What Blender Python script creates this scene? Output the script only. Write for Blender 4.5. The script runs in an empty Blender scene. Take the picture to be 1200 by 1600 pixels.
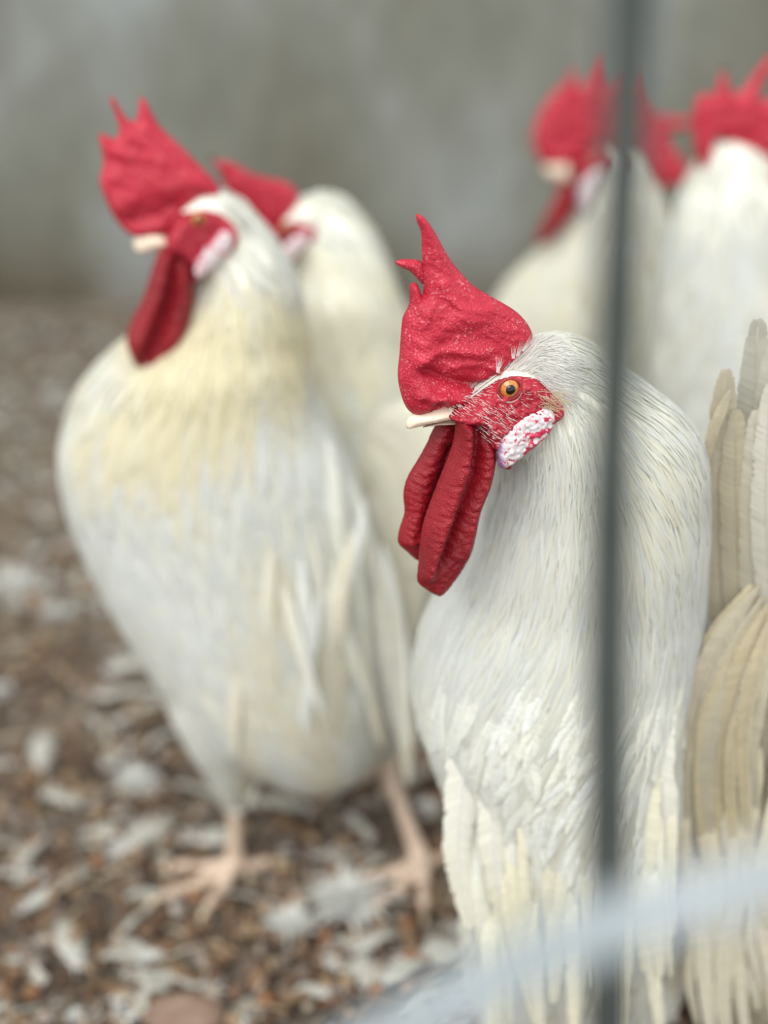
import bpy, math, random
import numpy as np
from mathutils import Vector, noise
from mathutils.bvhtree import BVHTree
from mathutils.geometry import delaunay_2d_cdt

random.seed(7)
rng = np.random.default_rng(7)
sc = bpy.context.scene
C = sc.collection

# ------------------------------------------------------------------ camera
F = 2200.0; CAMZ = 0.66; TH = math.radians(23.0)
cam_d = bpy.data.cameras.new('camera'); cam = bpy.data.objects.new('camera', cam_d); C.objects.link(cam)
cam.location = (0, 0, CAMZ); cam.rotation_euler = (math.radians(90) - TH, 0, 0)
cam_d.sensor_fit = 'VERTICAL'; cam_d.sensor_height = 36.0; cam_d.lens = 36.0 * F / 1600.0
cam_d.clip_start = 0.02; cam_d.clip_end = 50
cam_d.dof.use_dof = True
cam_d.dof.focus_distance = 0.605
cam_d.dof.aperture_fstop = cam_d.lens / 1000 / 0.0180
sc.camera = cam

# ------------------------------------------------------------------ light
w = bpy.data.worlds.new('overcast'); sc.world = w; w.use_nodes = True
bg = w.node_tree.nodes['Background']; bg.inputs[0].default_value = (0.975, 1.0, 0.985, 1); bg.inputs[1].default_value = 1.0
sd = bpy.data.lights.new('soft_sky_light', 'SUN'); so = bpy.data.objects.new('soft_sky_light', sd); C.objects.link(so)
sd.energy = 2.6; sd.angle = math.radians(50); sd.color = (1.0, 0.985, 0.95)
so.rotation_euler = (math.radians(38), math.radians(-16), 0)
sc.view_settings.view_transform = 'Standard'; sc.view_settings.look = 'None'
sc.view_settings.gamma = 1; sc.view_settings.use_curve_mapping = False
sc.view_settings.exposure = 0.20

# ------------------------------------------------------------------ projection helpers
FW = Vector((0, math.cos(TH), -math.sin(TH))); UP = Vector((0, math.sin(TH), math.cos(TH))); CAM = Vector((0, 0, CAMZ))
def ray(px, py): return Vector((1, 0, 0)) * ((px - 600) / F) + UP * ((800 - py) / F) + FW
def P(px, py, D):
    d = ray(px, py); return CAM + d * (D / d.y)
def ground(px, py, z=0.0):
    d = ray(px, py); return CAM + d * ((z - CAMZ) / d.z)
def pix(p):
    q = Vector(p) - CAM; dz = q.dot(FW); return 600 + F * q.x / dz, 800 - F * q.dot(UP) / dz
class Plane:
    """upright plane through the middle of a bird's head"""
    def __init__(s, px, py, D, yaw, side=-1):
        a = math.radians(yaw); s.o = P(px, py, D)
        s.h = Vector((side * math.cos(a), -math.sin(a), 0)); s.n = Vector((-side * math.sin(a), -math.cos(a), 0))
        if side > 0: s.n = Vector((math.sin(a), -math.cos(a), 0)); s.h = Vector((math.cos(a), math.sin(a), 0))
    def uv(s, px, py, off=0.0):
        d = ray(px, py); o = s.o + s.n * off; t = (o - CAM).dot(s.n) / d.dot(s.n); q = CAM + d * t - o
        return q.dot(s.h), q.z
    def pt(s, u, v, off=0.0): return s.o + s.h * u + Vector((0, 0, v)) + s.n * off
    def at(s, px, py, off=0.0): return s.pt(*s.uv(px, py, off), off)
    def loc(s, p):
        q = Vector(p) - s.o; return q.dot(s.h), q.z, q.dot(s.n)

# ------------------------------------------------------------------ object helpers
def mesh_obj(name, verts, faces, mat, parent=None, tint=None, uv=None, smooth=True):
    me = bpy.data.meshes.new(name)
    if isinstance(verts, np.ndarray) and isinstance(faces, np.ndarray):
        k = faces.shape[1]; me.vertices.add(len(verts)); me.vertices.foreach_set('co', verts.astype(np.float32).ravel())
        me.loops.add(faces.size); me.loops.foreach_set('vertex_index', faces.astype(np.int32).ravel())
        me.polygons.add(len(faces)); me.polygons.foreach_set('loop_start', np.arange(0, faces.size, k, dtype=np.int32))
        me.update(calc_edges=True)
    else:
        me.from_pydata([tuple(v) for v in verts], [], [tuple(f) for f in faces]); me.update()
    if tint is not None:
        t = np.asarray(tint, dtype=np.float32)
        if t.shape[1] == 3: t = np.hstack([t, np.ones((len(t), 1), np.float32)])
        a = me.color_attributes.new('tint', 'FLOAT_COLOR', 'POINT'); a.data.foreach_set('color', t.ravel())
    if uv is not None:
        a = me.attributes.new('fuv', 'FLOAT_VECTOR', 'POINT'); u = np.asarray(uv, dtype=np.float32)
        if u.shape[1] == 2: u = np.hstack([u, np.zeros((len(u), 1), np.float32)])
        a.data.foreach_set('vector', u.ravel())
    if smooth: me.polygons.foreach_set('use_smooth', [True] * len(me.polygons))
    me.materials.append(mat)
    o = bpy.data.objects.new(name, me); C.objects.link(o)
    if parent is not None: attach(o, parent)
    return o
def attach(o, parent):
    o.parent = parent
    o.matrix_parent_inverse = inv_world(parent)
def inv_world(p):
    m = p.matrix_basis.copy(); q = p.parent
    M = m if q is None else (world(q) @ p.matrix_parent_inverse @ m)
    return M.inverted()
def world(p):
    m = p.matrix_basis.copy()
    return m if p.parent is None else world(p.parent) @ p.matrix_parent_inverse @ m
def thing(name, label, cat, loc, group=None):
    o = bpy.data.objects.new(name, None); C.objects.link(o); o.location = loc; o.empty_display_size = 0.05
    o['label'] = label; o['category'] = cat
    if group: o['group'] = group
    return o
def tag(o, label, cat, group=None, kind=None):
    if label: o['label'] = label
    if cat: o['category'] = cat
    if group: o['group'] = group
    if kind: o['kind'] = kind
    return o
class Geo:
    def __init__(s): s.v = []; s.f = []; s.t = []; s.uv = []
    def add(s, v, f, t=None, uv=None):
        b = len(s.v); s.v += [tuple(x) for x in v]; s.f += [tuple(i + b for i in q) for q in f]
        s.t += [tuple(x) for x in t] if t is not None else [(1, 1, 1)] * len(v)
        s.uv += [tuple(x) for x in uv] if uv is not None else [(0, 0)] * len(v)
    def obj(s, name, mat, parent=None, smooth=True): return mesh_obj(name, s.v, s.f, mat, parent, s.t, s.uv, smooth)

# ------------------------------------------------------------------ materials
def new_mat(name):
    m = bpy.data.materials.new(name); m.use_nodes = True; nt = m.node_tree; return m, nt, nt.nodes['Principled BSDF'], nt.nodes['Material Output']
def N(nt, typ, **kw):
    n = nt.nodes.new(typ)
    for k, v in kw.items():
        if k.startswith('i_'):
            key = k[2:]; n.inputs[int(key) if key.isdigit() else key.replace('_', ' ')].default_value = v
        else: setattr(n, k, v)
    return n
def ramp(nt, fac, stops):
    r = N(nt, 'ShaderNodeValToRGB'); nt.links.new(fac, r.inputs[0])
    e = r.color_ramp.elements
    while len(e) < len(stops): e.new(0.5)
    for i, (p, c) in enumerate(stops): e[i].position = p; e[i].color = (*c, 1) if len(c) == 3 else c
    return r.outputs[0]
def mix(nt, fac, a, b, mode='MIX'):
    m = N(nt, 'ShaderNodeMix', data_type='RGBA', blend_type=mode)
    for inp, val in ((m.inputs[0], fac), (m.inputs[6], a), (m.inputs[7], b)):
        if isinstance(val, (int, float)): inp.default_value = val
        elif isinstance(val, tuple): inp.default_value = (*val, 1) if len(val) == 3 else val
        else: nt.links.new(val, inp)
    return m.outputs[2]
def bump(nt, bsdf, h, strength, dist, prev=None):
    b = N(nt, 'ShaderNodeBump'); b.inputs['Strength'].default_value = strength; b.inputs['Distance'].default_value = dist
    nt.links.new(h, b.inputs['Height'])
    if prev is not None: nt.links.new(prev, b.inputs['Normal'])
    nt.links.new(b.outputs[0], bsdf.inputs['Normal']); return b.outputs[0]

def feather_mat(name, fu=26.0, fv=2.2, transl=0.3, streak=0.16, bstr=0.5):
    m, nt, b, out = new_mat(name)
    at = N(nt, 'ShaderNodeAttribute', attribute_name='tint'); uv = N(nt, 'ShaderNodeAttribute', attribute_name='fuv')
    mp = N(nt, 'ShaderNodeMapping'); mp.inputs['Scale'].default_value = (fu, fv, 1); nt.links.new(uv.outputs['Vector'], mp.inputs[0])
    no = N(nt, 'ShaderNodeTexNoise', i_Scale=1.0, i_Detail=3.0); nt.links.new(mp.outputs[0], no.inputs[0])
    st = ramp(nt, no.outputs[0], [(0.3, (1 - streak,) * 3), (0.62, (1, 1, 1))])
    col = mix(nt, 1.0, at.outputs['Color'], st, 'MULTIPLY')
    nt.links.new(col, b.inputs['Base Color']); b.inputs['Roughness'].default_value = 0.55
    b.inputs['Specular IOR Level'].default_value = 0.3; b.inputs['Sheen Weight'].default_value = 0.15
    bump(nt, b, no.outputs[0], bstr, 0.0006)
    tr = N(nt, 'ShaderNodeBsdfTranslucent'); nt.links.new(col, tr.inputs[0])
    mx = N(nt, 'ShaderNodeMixShader'); mx.inputs[0].default_value = transl
    nt.links.new(b.outputs[0], mx.inputs[1]); nt.links.new(tr.outputs[0], mx.inputs[2]); nt.links.new(mx.outputs[0], out.inputs[0])
    return m
M = {}
M['plume'] = feather_mat('white_feather')
M['quill'] = feather_mat('broad_vane_feather', fu=1.0, fv=4.0, transl=0.3, streak=0.10, bstr=0.2)

def skin_mat(name, base, dark, fleck, scale=900.0, rough=0.42, bmp=0.8, fl=(0.60, 0.72)):
    m, nt, b, out = new_mat(name)
    tc = N(nt, 'ShaderNodeTexCoord')
    n1 = N(nt, 'ShaderNodeTexNoise', i_Scale=45.0, i_Detail=4.0); nt.links.new(tc.outputs['Object'], n1.inputs[0])
    v = N(nt, 'ShaderNodeTexVoronoi', i_Scale=scale); nt.links.new(tc.outputs['Object'], v.inputs['Vector'])
    n2 = N(nt, 'ShaderNodeTexNoise', i_Scale=scale * 0.8, i_Detail=3.0); nt.links.new(tc.outputs['Object'], n2.inputs[0])
    n3 = N(nt, 'ShaderNodeTexNoise', i_Scale=90.0, i_Detail=2.0); nt.links.new(tc.outputs['Object'], n3.inputs[0])
    c0 = ramp(nt, n1.outputs[0], [(0.35, dark), (0.65, base)])
    fm = ramp(nt, n2.outputs[0], [(fl[0], (0, 0, 0)), (fl[1], (1, 1, 1))])
    fz = ramp(nt, n3.outputs[0], [(0.42, (0.1,) * 3), (0.62, (1, 1, 1))])
    fac = N(nt, 'ShaderNodeMath', operation='MULTIPLY'); nt.links.new(fm, fac.inputs[0]); nt.links.new(fz, fac.inputs[1])
    f2 = N(nt, 'ShaderNodeMath', operation='MULTIPLY', i_1=0.55); nt.links.new(fac.outputs[0], f2.inputs[0])
    nt.links.new(mix(nt, f2.outputs[0], c0, fleck), b.inputs['Base Color'])
    b.inputs['Roughness'].default_value = rough; b.inputs['Specular IOR Level'].default_value = 0.35
    b.inputs['Subsurface Weight'].default_value = 0.12; b.inputs['Subsurface Radius'].default_value = (0.004, 0.001, 0.001); b.inputs['Subsurface Scale'].default_value = 1.0
    p = bump(nt, b, v.outputs['Distance'], bmp, 0.0006); bump(nt, b, n2.outputs[0], bmp * 0.6, 0.0005, p)
    return m
M['comb'] = skin_mat('red_comb_skin', (0.49, 0.022, 0.050), (0.40, 0.012, 0.032), (0.85, 0.40, 0.42), scale=1100.0, bmp=0.55, fl=(0.56, 0.70))
M['wattle'] = skin_mat('deep_red_wattle_skin', (0.27, 0.007, 0.015), (0.19, 0.004, 0.010), (0.70, 0.2, 0.22), scale=1500.0, bmp=0.5, rough=0.38, fl=(0.63, 0.75))
M['face'] = skin_mat('red_face_skin', (0.46, 0.02, 0.045), (0.30, 0.01, 0.025), (0.9, 0.5, 0.5), scale=700, rough=0.5, fl=(0.58, 0.7))
def ear_mat():
    m, nt, b, out = new_mat('white_earlobe_skin')
    tc = N(nt, 'ShaderNodeTexCoord'); at = N(nt, 'ShaderNodeAttribute', attribute_name='tint')
    n = N(nt, 'ShaderNodeTexNoise', i_Scale=330.0, i_Detail=3.0); nt.links.new(tc.outputs['Object'], n.inputs[0])
    v = N(nt, 'ShaderNodeTexVoronoi', i_Scale=450.0); nt.links.new(tc.outputs['Object'], v.inputs['Vector'])
    sep = N(nt, 'ShaderNodeSeparateColor'); nt.links.new(at.outputs['Color'], sep.inputs[0])
    ad = N(nt, 'ShaderNodeMath', operation='ADD'); nt.links.new(n.outputs[0], ad.inputs[0]); nt.links.new(sep.outputs[0], ad.inputs[1])
    f = ramp(nt, ad.outputs[0], [(0.60, (0, 0, 0)), (0.68, (1, 1, 1))])
    c = mix(nt, f, (0.62, 0.56, 0.58), (0.50, 0.02, 0.07)); c = mix(nt, sep.outputs[2], c, (0.16, 0.03, 0.20))
    nt.links.new(c, b.inputs['Base Color']); b.inputs['Roughness'].default_value = 0.45
    bump(nt, b, v.outputs['Distance'], 0.45, 0.0012); return m
M['ear'] = ear_mat()
def simple(name, c, rough=0.5, metal=0.0, nscale=None, c2=None, bmp=0.0, bd=0.001, tintattr=False, coat=0.0, lo=0.35, hi=0.65, det=5.0):
    m, nt, b, out = new_mat(name)
    b.inputs['Roughness'].default_value = rough; b.inputs['Metallic'].default_value = metal; b.inputs['Coat Weight'].default_value = coat
    tc = N(nt, 'ShaderNodeTexCoord'); n = N(nt, 'ShaderNodeTexNoise', i_Scale=nscale or 80.0, i_Detail=det); nt.links.new(tc.outputs['Object'], n.inputs[0])
    col = ramp(nt, n.outputs[0], [(lo, c), (hi, c2 or tuple(x * 0.85 for x in c))])
    if tintattr:
        at = N(nt, 'ShaderNodeAttribute', attribute_name='tint'); col = mix(nt, 1.0, col, at.outputs['Color'], 'MULTIPLY')
    nt.links.new(col, b.inputs['Base Color'])
    if bmp: bump(nt, b, n.outputs[0], bmp, bd)
    return m
M['beak'] = simple('ivory_beak_horn', (0.82, 0.70, 0.56), 0.35, nscale=120, c2=(0.74, 0.58, 0.46), bmp=0.2, bd=0.0004)
M['mouth'] = simple('dark_mouth_line', (0.10, 0.04, 0.02), 0.6)
M['iris'] = simple('orange_iris', (0.62, 0.22, 0.03), 0.12, nscale=900, c2=(0.42, 0.12, 0.02), coat=1.0)
M['pupil'] = simple('black_pupil', (0.002, 0.002, 0.002), 0.06, coat=0.3)
M['lid'] = simple('pale_eyelid_skin', (0.36, 0.03, 0.04), 0.5, nscale=600, c2=(0.24, 0.015, 0.025))
M['leg'] = simple('scaly_leg_skin', (0.62, 0.49, 0.39), 0.5, nscale=160, c2=(0.44, 0.32, 0.24), bmp=0.5, bd=0.001)
M['claw'] = simple('pale_claw_horn', (0.62, 0.50, 0.34), 0.4)
M['skin'] = simple('under_plumage', (0.80, 0.80, 0.72), 0.8, nscale=40, c2=(0.72, 0.71, 0.62), tintattr=True)
M['wire_dark'] = simple('dark_weathered_steel', (0.040, 0.049, 0.046), 0.6, metal=0.2, nscale=60, c2=(0.06, 0.068, 0.064), bmp=0.2)
M['wire_pale'] = simple('pale_galvanised_steel', (0.25, 0.29, 0.31), 0.6, metal=0.0, nscale=50, c2=(0.33, 0.37, 0.40), bmp=0.2)
M['litter'] = simple('litter_chip', (1, 1, 1), 0.85, nscale=220, c2=(0.62, 0.55, 0.5), bmp=0.4, tintattr=True)

# ------------------------------------------------------------------ setting: floor and wall
def floor_mat():
    m, nt, b, out = new_mat('brown_poultry_litter')
    tc = N(nt, 'ShaderNodeTexCoord')
    a = N(nt, 'ShaderNodeTexNoise', i_Scale=7.0, i_Detail=6.0); c = N(nt, 'ShaderNodeTexNoise', i_Scale=70.0, i_Detail=6.0); v = N(nt, 'ShaderNodeTexVoronoi', i_Scale=130.0)
    for n in (a, c): nt.links.new(tc.outputs['Object'], n.inputs[0])
    nt.links.new(tc.outputs['Object'], v.inputs['Vector'])
    c1 = ramp(nt, c.outputs[0], [(0.3, (0.030, 0.018, 0.012)), (0.5, (0.075, 0.050, 0.034)), (0.72, (0.17, 0.125, 0.09))])
    c2 = ramp(nt, c.outputs[0], [(0.3, (0.07, 0.052, 0.038)), (0.7, (0.22, 0.18, 0.14))])
    f = ramp(nt, a.outputs[0], [(0.34, (0, 0, 0)), (0.52, (1, 1, 1))])
    nt.links.new(mix(nt, f, c1, c2), b.inputs['Base Color']); b.inputs['Roughness'].default_value = 0.95
    p = bump(nt, b, v.outputs['Distance'], 0.8, 0.004); bump(nt, b, c.outputs[0], 1.0, 0.008, p); return m
WALL_D = 2.55
g = Geo(); nx, ny = 150, 130; X0, X1, Y0, Y1 = -2.2, 2.2, -0.3, WALL_D + 0.02
vs = []
for j in range(ny + 1):
    for i in range(nx + 1):
        x = X0 + (X1 - X0) * i / nx; y = Y0 + (Y1 - Y0) * (j / ny)
        vs.append((x, y, -0.006 + 0.007 * noise.noise(Vector((x * 9, y * 9, 0))) + 0.004 * noise.noise(Vector((x * 33, y * 33, 3)))))
fs = [(j * (nx + 1) + i, j * (nx + 1) + i + 1, (j + 1) * (nx + 1) + i + 1, (j + 1) * (nx + 1) + i) for j in range(ny) for i in range(nx)]
o = mesh_obj('floor', vs, fs, floor_mat()); o['kind'] = 'structure'
def wall_mat():
    m, nt, b, out = new_mat('mottled_grey_concrete')
    tc = N(nt, 'ShaderNodeTexCoord'); mp = N(nt, 'ShaderNodeMapping'); mp.inputs['Scale'].default_value = (1.0, 1.0, 0.5); nt.links.new(tc.outputs['Object'], mp.inputs[0])
    a = N(nt, 'ShaderNodeTexNoise', i_Scale=3.2, i_Detail=5.0); c = N(nt, 'ShaderNodeTexNoise', i_Scale=30.0, i_Detail=6.0)
    for n in (a, c): nt.links.new(mp.outputs[0], n.inputs[0])
    c1 = ramp(nt, a.outputs[0], [(0.34, (0.140, 0.138, 0.108)), (0.52, (0.185, 0.190, 0.163)), (0.68, (0.270, 0.288, 0.286))])
    c2 = ramp(nt, c.outputs[0], [(0.3, (0.8, 0.8, 0.8)), (0.7, (1.05, 1.05, 1.05))])
    col = mix(nt, 1.0, c1, c2, 'MULTIPLY')
    sx = N(nt, 'ShaderNodeSeparateXYZ'); nt.links.new(tc.outputs['Object'], sx.inputs[0])
    zn = N(nt, 'ShaderNodeMath', operation='MULTIPLY_ADD', i_1=0.3, i_2=-0.15); nt.links.new(a.outputs[0], zn.inputs[0])
    za = N(nt, 'ShaderNodeMath', operation='ADD'); nt.links.new(sx.outputs[2], za.inputs[0]); nt.links.new(zn.outputs[0], za.inputs[1])
    dirt = ramp(nt, za.outputs[0], [(0.0, (0.60, 0.52, 0.43)), (0.16, (1, 1, 1))])   # splashed dirt along the wall's foot
    nt.links.new(mix(nt, 1.0, col, dirt, 'MULTIPLY'), b.inputs['Base Color']); b.inputs['Roughness'].default_value = 0.9
    bump(nt, b, c.outputs[0], 0.4, 0.01); return m
def box(x0, x1, y0, y1, z0, z1):
    v = [(x, y, z) for z in (z0, z1) for y in (y0, y1) for x in (x0, x1)]
    return v, [(0, 2, 3, 1), (4, 5, 7, 6), (0, 1, 5, 4), (2, 6, 7, 3), (0, 4, 6, 2), (1, 3, 7, 5)]
v, f = box(-2.2, 2.2, WALL_D, WALL_D + 0.15, -0.02, 2.3)
o = mesh_obj('wall_back', v, f, wall_mat(), smooth=False); o['kind'] = 'structure'

# ------------------------------------------------------------------ shape builders
def smooth_poly(pts, n=4, closed=True):
    """Catmull-Rom, centripetal-ish"""
    out = []; L = len(pts)
    for i in range(L):
        p0, p1, p2, p3 = (np.array(pts[(i + k) % L], float) for k in (-1, 0, 1, 2))
        for j in range(n):
            t = j / n
            out.append(tuple(0.5 * (2 * p1 + (p2 - p0) * t + (2 * p0 - 5 * p1 + 4 * p2 - p3) * t * t + (3 * p1 - p0 - 3 * p2 + p3) * t ** 3)))
    return out
def seg_dist(pts, poly, closed=True):
    pts = np.asarray(pts); A = np.asarray(poly); B = np.roll(A, -1, axis=0)
    if not closed: A, B = A[:-1], B[:-1]
    best = np.full(len(pts), 1e9)
    for a, b in zip(A, B):
        ab = b - a; L = max(ab @ ab, 1e-12); t = np.clip(((pts - a) @ ab) / L, 0, 1)
        best = np.minimum(best, np.hypot(*(pts - (a + t[:, None] * ab)).T))
    return best
def inside(pts, poly):
    pts = np.asarray(pts); x, y = pts[:, 0], pts[:, 1]; r = np.zeros(len(pts), bool); n = len(poly)
    for i in range(n):
        x1, y1 = poly[i]; x2, y2 = poly[(i + 1) % n]
        c = ((y1 > y) != (y2 > y)); xi = (x2 - x1) * (y - y1) / ((y2 - y1) if abs(y2 - y1) > 1e-12 else 1e-12) + x1
        r ^= c & (x < xi)
    return r
def pillow(geo, pl, poly, T, R, off=0.0, sp=0.0012, mid=None, relief=None, tint=None, smooth=3, taper=None):
    """A fleshy slab standing in the head plane: outline poly (px), half thickness T, rounded over rim width R.
    mid / relief: functions of (px arrays) giving metres."""
    po = smooth_poly(poly, smooth) if smooth else poly
    uvp = np.array([pl.uv(x, y, off) for x, y in po])
    # resample boundary
    bd = []
    for i in range(len(uvp)):
        a, b = uvp[i], uvp[(i + 1) % len(uvp)]; k = max(1, int(np.hypot(*(b - a)) / sp))
        for j in range(k): bd.append(a + (b - a) * j / k)
    bd = np.array(bd); lo, hi = bd.min(0), bd.max(0)
    gx, gy = np.meshgrid(np.arange(lo[0], hi[0], sp), np.arange(lo[1], hi[1], sp * 0.87)); gx[1::2] += sp / 2
    gp = np.stack([gx.ravel(), gy.ravel()], 1); gp = gp[inside(gp, bd)]; d = seg_dist(gp, bd); gp = gp[d > sp * 0.5]
    allp = np.vstack([bd, gp]); nb = len(bd)
    res = delaunay_2d_cdt([Vector(p) for p in allp], [(i, (i + 1) % nb) for i in range(nb)], [], 1, 1e-7)
    vv = np.array([tuple(p) for p in res[0]]); tris = [tuple(t) for t in res[2]]
    d = seg_dist(vv, bd); isb = d < 1e-6
    s = np.clip(d / R, 0, 1); th = T * np.sqrt(np.clip(1 - (1 - s) ** 2, 0, 1))
    pxs = np.array([pix(pl.pt(u, v_, off)) for u, v_ in vv])
    if taper is not None: th = th * taper(pxs[:, 0], pxs[:, 1])
    m = mid(pxs[:, 0], pxs[:, 1]) if mid else np.zeros(len(vv))
    rl = relief(pxs[:, 0], pxs[:, 1]) * np.clip(d / (R * 0.5), 0, 1) if relief else np.zeros(len(vv))
    near = [pl.pt(u, v_, off + a + b + c) for (u, v_), a, b, c in zip(vv, m, th, rl)]
    far = [pl.pt(u, v_, off + a - b - c * 0.5) for (u, v_), a, b, c in zip(vv, m, th, rl)]
    n = len(vv); idx = list(range(n, 2 * n))
    for i in range(n):
        if isb[i]: near[i] = pl.pt(*vv[i], off + m[i]); idx[i] = i
    f = list(tris) + [tuple(idx[k] for k in reversed(t)) for t in tris]
    t = None
    if tint is not None:
        tt = tint(pxs[:, 0], pxs[:, 1]); t = np.vstack([tt, tt])
    used = near + far
    geo.add(used, f, t)
def ridge(path, wid, hgt):
    p = np.array(path, float)
    return lambda x, y: hgt * np.exp(-(seg_dist(np.stack([x, y], 1), p, closed=False) / wid) ** 2)
def fnoise(sx, sy, amp, seed=0.0, ang=0.0):
    ca, sa = math.cos(ang), math.sin(ang)
    def f(x, y):
        return np.array([amp * noise.fractal(Vector(((a * ca + b * sa) / sx, (-a * sa + b * ca) / sy, seed)), 1.0, 2.0, 3) for a, b in zip(x, y)])
    return f
def addf(*fs): return lambda x, y: sum(f(x, y) for f in fs)

def loft(geo, rings, seg=28, cap=True):
    """rings: list of (center, ax1, ax2) vectors"""
    b = len(geo.v); vs = []; fs = []
    for c, a1, a2 in rings:
        for k in range(seg):
            t = 2 * math.pi * k / seg; vs.append(c + a1 * math.cos(t) + a2 * math.sin(t))
    n = len(rings)
    for i in range(n - 1):
        for k in range(seg): fs.append((i * seg + k, i * seg + (k + 1) % seg, (i + 1) * seg + (k + 1) % seg, (i + 1) * seg + k))
    if cap: fs.append(tuple(reversed(range(seg)))); fs.append(tuple((n - 1) * seg + k for k in range(seg)))
    geo.add(vs, fs)
def stack(geo, secs, sub=4):
    """secs: (row px, left px, right px, D, depth radius): a body as a stack of level ovals"""
    S = np.array(secs, float); ys = np.linspace(0, len(S) - 1, (len(S) - 1) * sub + 1); rings = []
    for t in ys:
        i = int(min(t, len(S) - 2)); f = t - i; r = S[i] * (1 - f) + S[i + 1] * f
        y, xl, xr, D, ry = r; a, b = P(xl, y, D), P(xr, y, D)
        rings.append(((a + b) / 2, (b - a) / 2, Vector((0, -ry, 0))))
    loft(geo, rings)
def ellipsoid(geo, c, a, b, d, seg=24, n=14):
    rings = [(c + d * math.cos(math.pi * i / n), a * max(math.sin(math.pi * i / n), .01), b * max(math.sin(math.pi * i / n), .01)) for i in range(n + 1)]
    loft(geo, rings, seg)
def tube(geo, pts, radii, seg=14, tint=(1, 1, 1)):
    pts = [Vector(p) for p in pts]; rings = []
    for i, p in enumerate(pts):
        t = (pts[min(i + 1, len(pts) - 1)] - pts[max(i - 1, 0)]).normalized()
        a = t.cross(Vector((0, 1, 0.13))).normalized(); b = t.cross(a).normalized(); r = radii[i]
        rings.append((p, a * r, b * r))
    b0 = len(geo.v); loft(geo, rings, seg)
    for i in range(b0, len(geo.v)): geo.t[i] = tint
def spline(pts, n):
    pts = [np.array(p, float) for p in pts]; L = len(pts); out = []
    for k in range(n):
        t = k / (n - 1) * (L - 1); i = min(int(t), L - 2); f = t - i
        p0, p1, p2, p3 = pts[max(i - 1, 0)], pts[i], pts[i + 1], pts[min(i + 2, L - 1)]
        out.append(0.5 * (2 * p1 + (p2 - p0) * f + (2 * p0 - 5 * p1 + 4 * p2 - p3) * f * f + (3 * p1 - p0 - 3 * p2 + p3) * f ** 3))
    return out
def fuse(geo, voxel, smooth=6):
    """one continuous skin from overlapping pieces"""
    me = bpy.data.meshes.new('tmp'); me.from_pydata(geo.v, [], geo.f); me.update()
    ob = bpy.data.objects.new('tmp', me); C.objects.link(ob)
    md = ob.modifiers.new('r', 'REMESH'); md.mode = 'VOXEL'; md.voxel_size = voxel
    ms = ob.modifiers.new('s', 'SMOOTH'); ms.iterations = smooth; ms.factor = 0.6
    ev = ob.evaluated_get(bpy.context.evaluated_depsgraph_get()); em = ev.to_mesh()
    v = [x.co.copy() for x in em.vertices]; f = [tuple(p.vertices) for p in em.polygons]
    ev.to_mesh_clear(); bpy.data.objects.remove(ob); bpy.data.meshes.remove(me)
    return v, f

def plumage(name, parent, V, Fc, count, flow, length, width, tint, skip=None, lift=0.0012, K=6, layer=1.0, jitter=0.12, keep=None, zcut=None):
    """lays narrow overlapping feathers along the body's surface, following flow (px field) """
    bvh = BVHTree.FromPolygons(V, Fc); Va = np.array([tuple(x) for x in V])
    tri = []
    for q in Fc:
        for k in range(1, len(q) - 1): tri.append((q[0], q[k], q[k + 1]))
    tri = np.array(tri); a, b, c = Va[tri[:, 0]], Va[tri[:, 1]], Va[tri[:, 2]]
    ar = np.linalg.norm(np.cross(b - a, c - a), axis=1)
    cen = (a + b + c) / 3
    if zcut is not None: ar = np.where(cen[:, 2] < zcut, 0, ar)
    ids = rng.choice(len(tri), count, p=ar / ar.sum()); r1 = np.sqrt(rng.random(count)); r2 = rng.random(count)
    pts = a[ids] * (1 - r1)[:, None] + b[ids] * (r1 * (1 - r2))[:, None] + c[ids] * (r1 * r2)[:, None]
    VV = []; FF = []; TT = []; UU = []; nb = 0
    tt = np.linspace(0, 1, K + 1)
    prof = np.sin(np.pi * np.clip(tt * 0.86 + 0.12, 0, 1)) ** 0.7; prof[-1] = 0.05
    for p in pts:
        p = Vector(p); px, py = pix(p)
        if skip and skip(p, px, py): continue
        if keep and not keep(p, px, py): continue
        L = length(px, py, p) * random.uniform(0.75, 1.2); W = width(px, py, p) * random.uniform(0.7, 1.25)
        col = tint(px, py, p); lf = lift * random.uniform(0.3, 1.6) * layer
        st = L / K; q = p; row = []
        jx, jz = random.gauss(0, jitter), random.gauss(0, jitter)
        ok = True; s0 = random.uniform(0, 50)
        for k in range(K + 1):
            co, no, _, _ = bvh.find_nearest(q)
            if co is None: ok = False; break
            t = tt[k]; h = 0.0003 + lf * (0.25 + 1.5 * t * (1 - t) + 0.5 * t * t)
            fx, fz, fy = flow(px, py, q); d = Vector((fx + jx, fy, fz + jz)); d -= no * d.dot(no)
            if d.length < 1e-4: ok = False; break
            d.normalize(); pos = co + no * h; sd_ = d.cross(no).normalized() * (W * prof[k])
            row += [pos - sd_ - no * W * .25, pos + no * W * 0.12, pos + sd_ - no * W * .25]
            q = co + d * st
        if not ok: continue
        for k, r in enumerate(row):
            VV.append(r); sh = 1.0; TT.append(col)
            UU.append(((k % 3) * 0.5 + s0, (k // 3) / K + s0))
        for k in range(K):
            i = nb + k * 3
            FF.append((i, i + 1, i + 4, i + 3)); FF.append((i + 1, i + 2, i + 5, i + 4))
        nb += 3 * (K + 1)
    return mesh_obj(name, np.array([tuple(x) for x in VV]), np.array(FF), M['plume'], parent, np.array(TT), np.array(UU))

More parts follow.
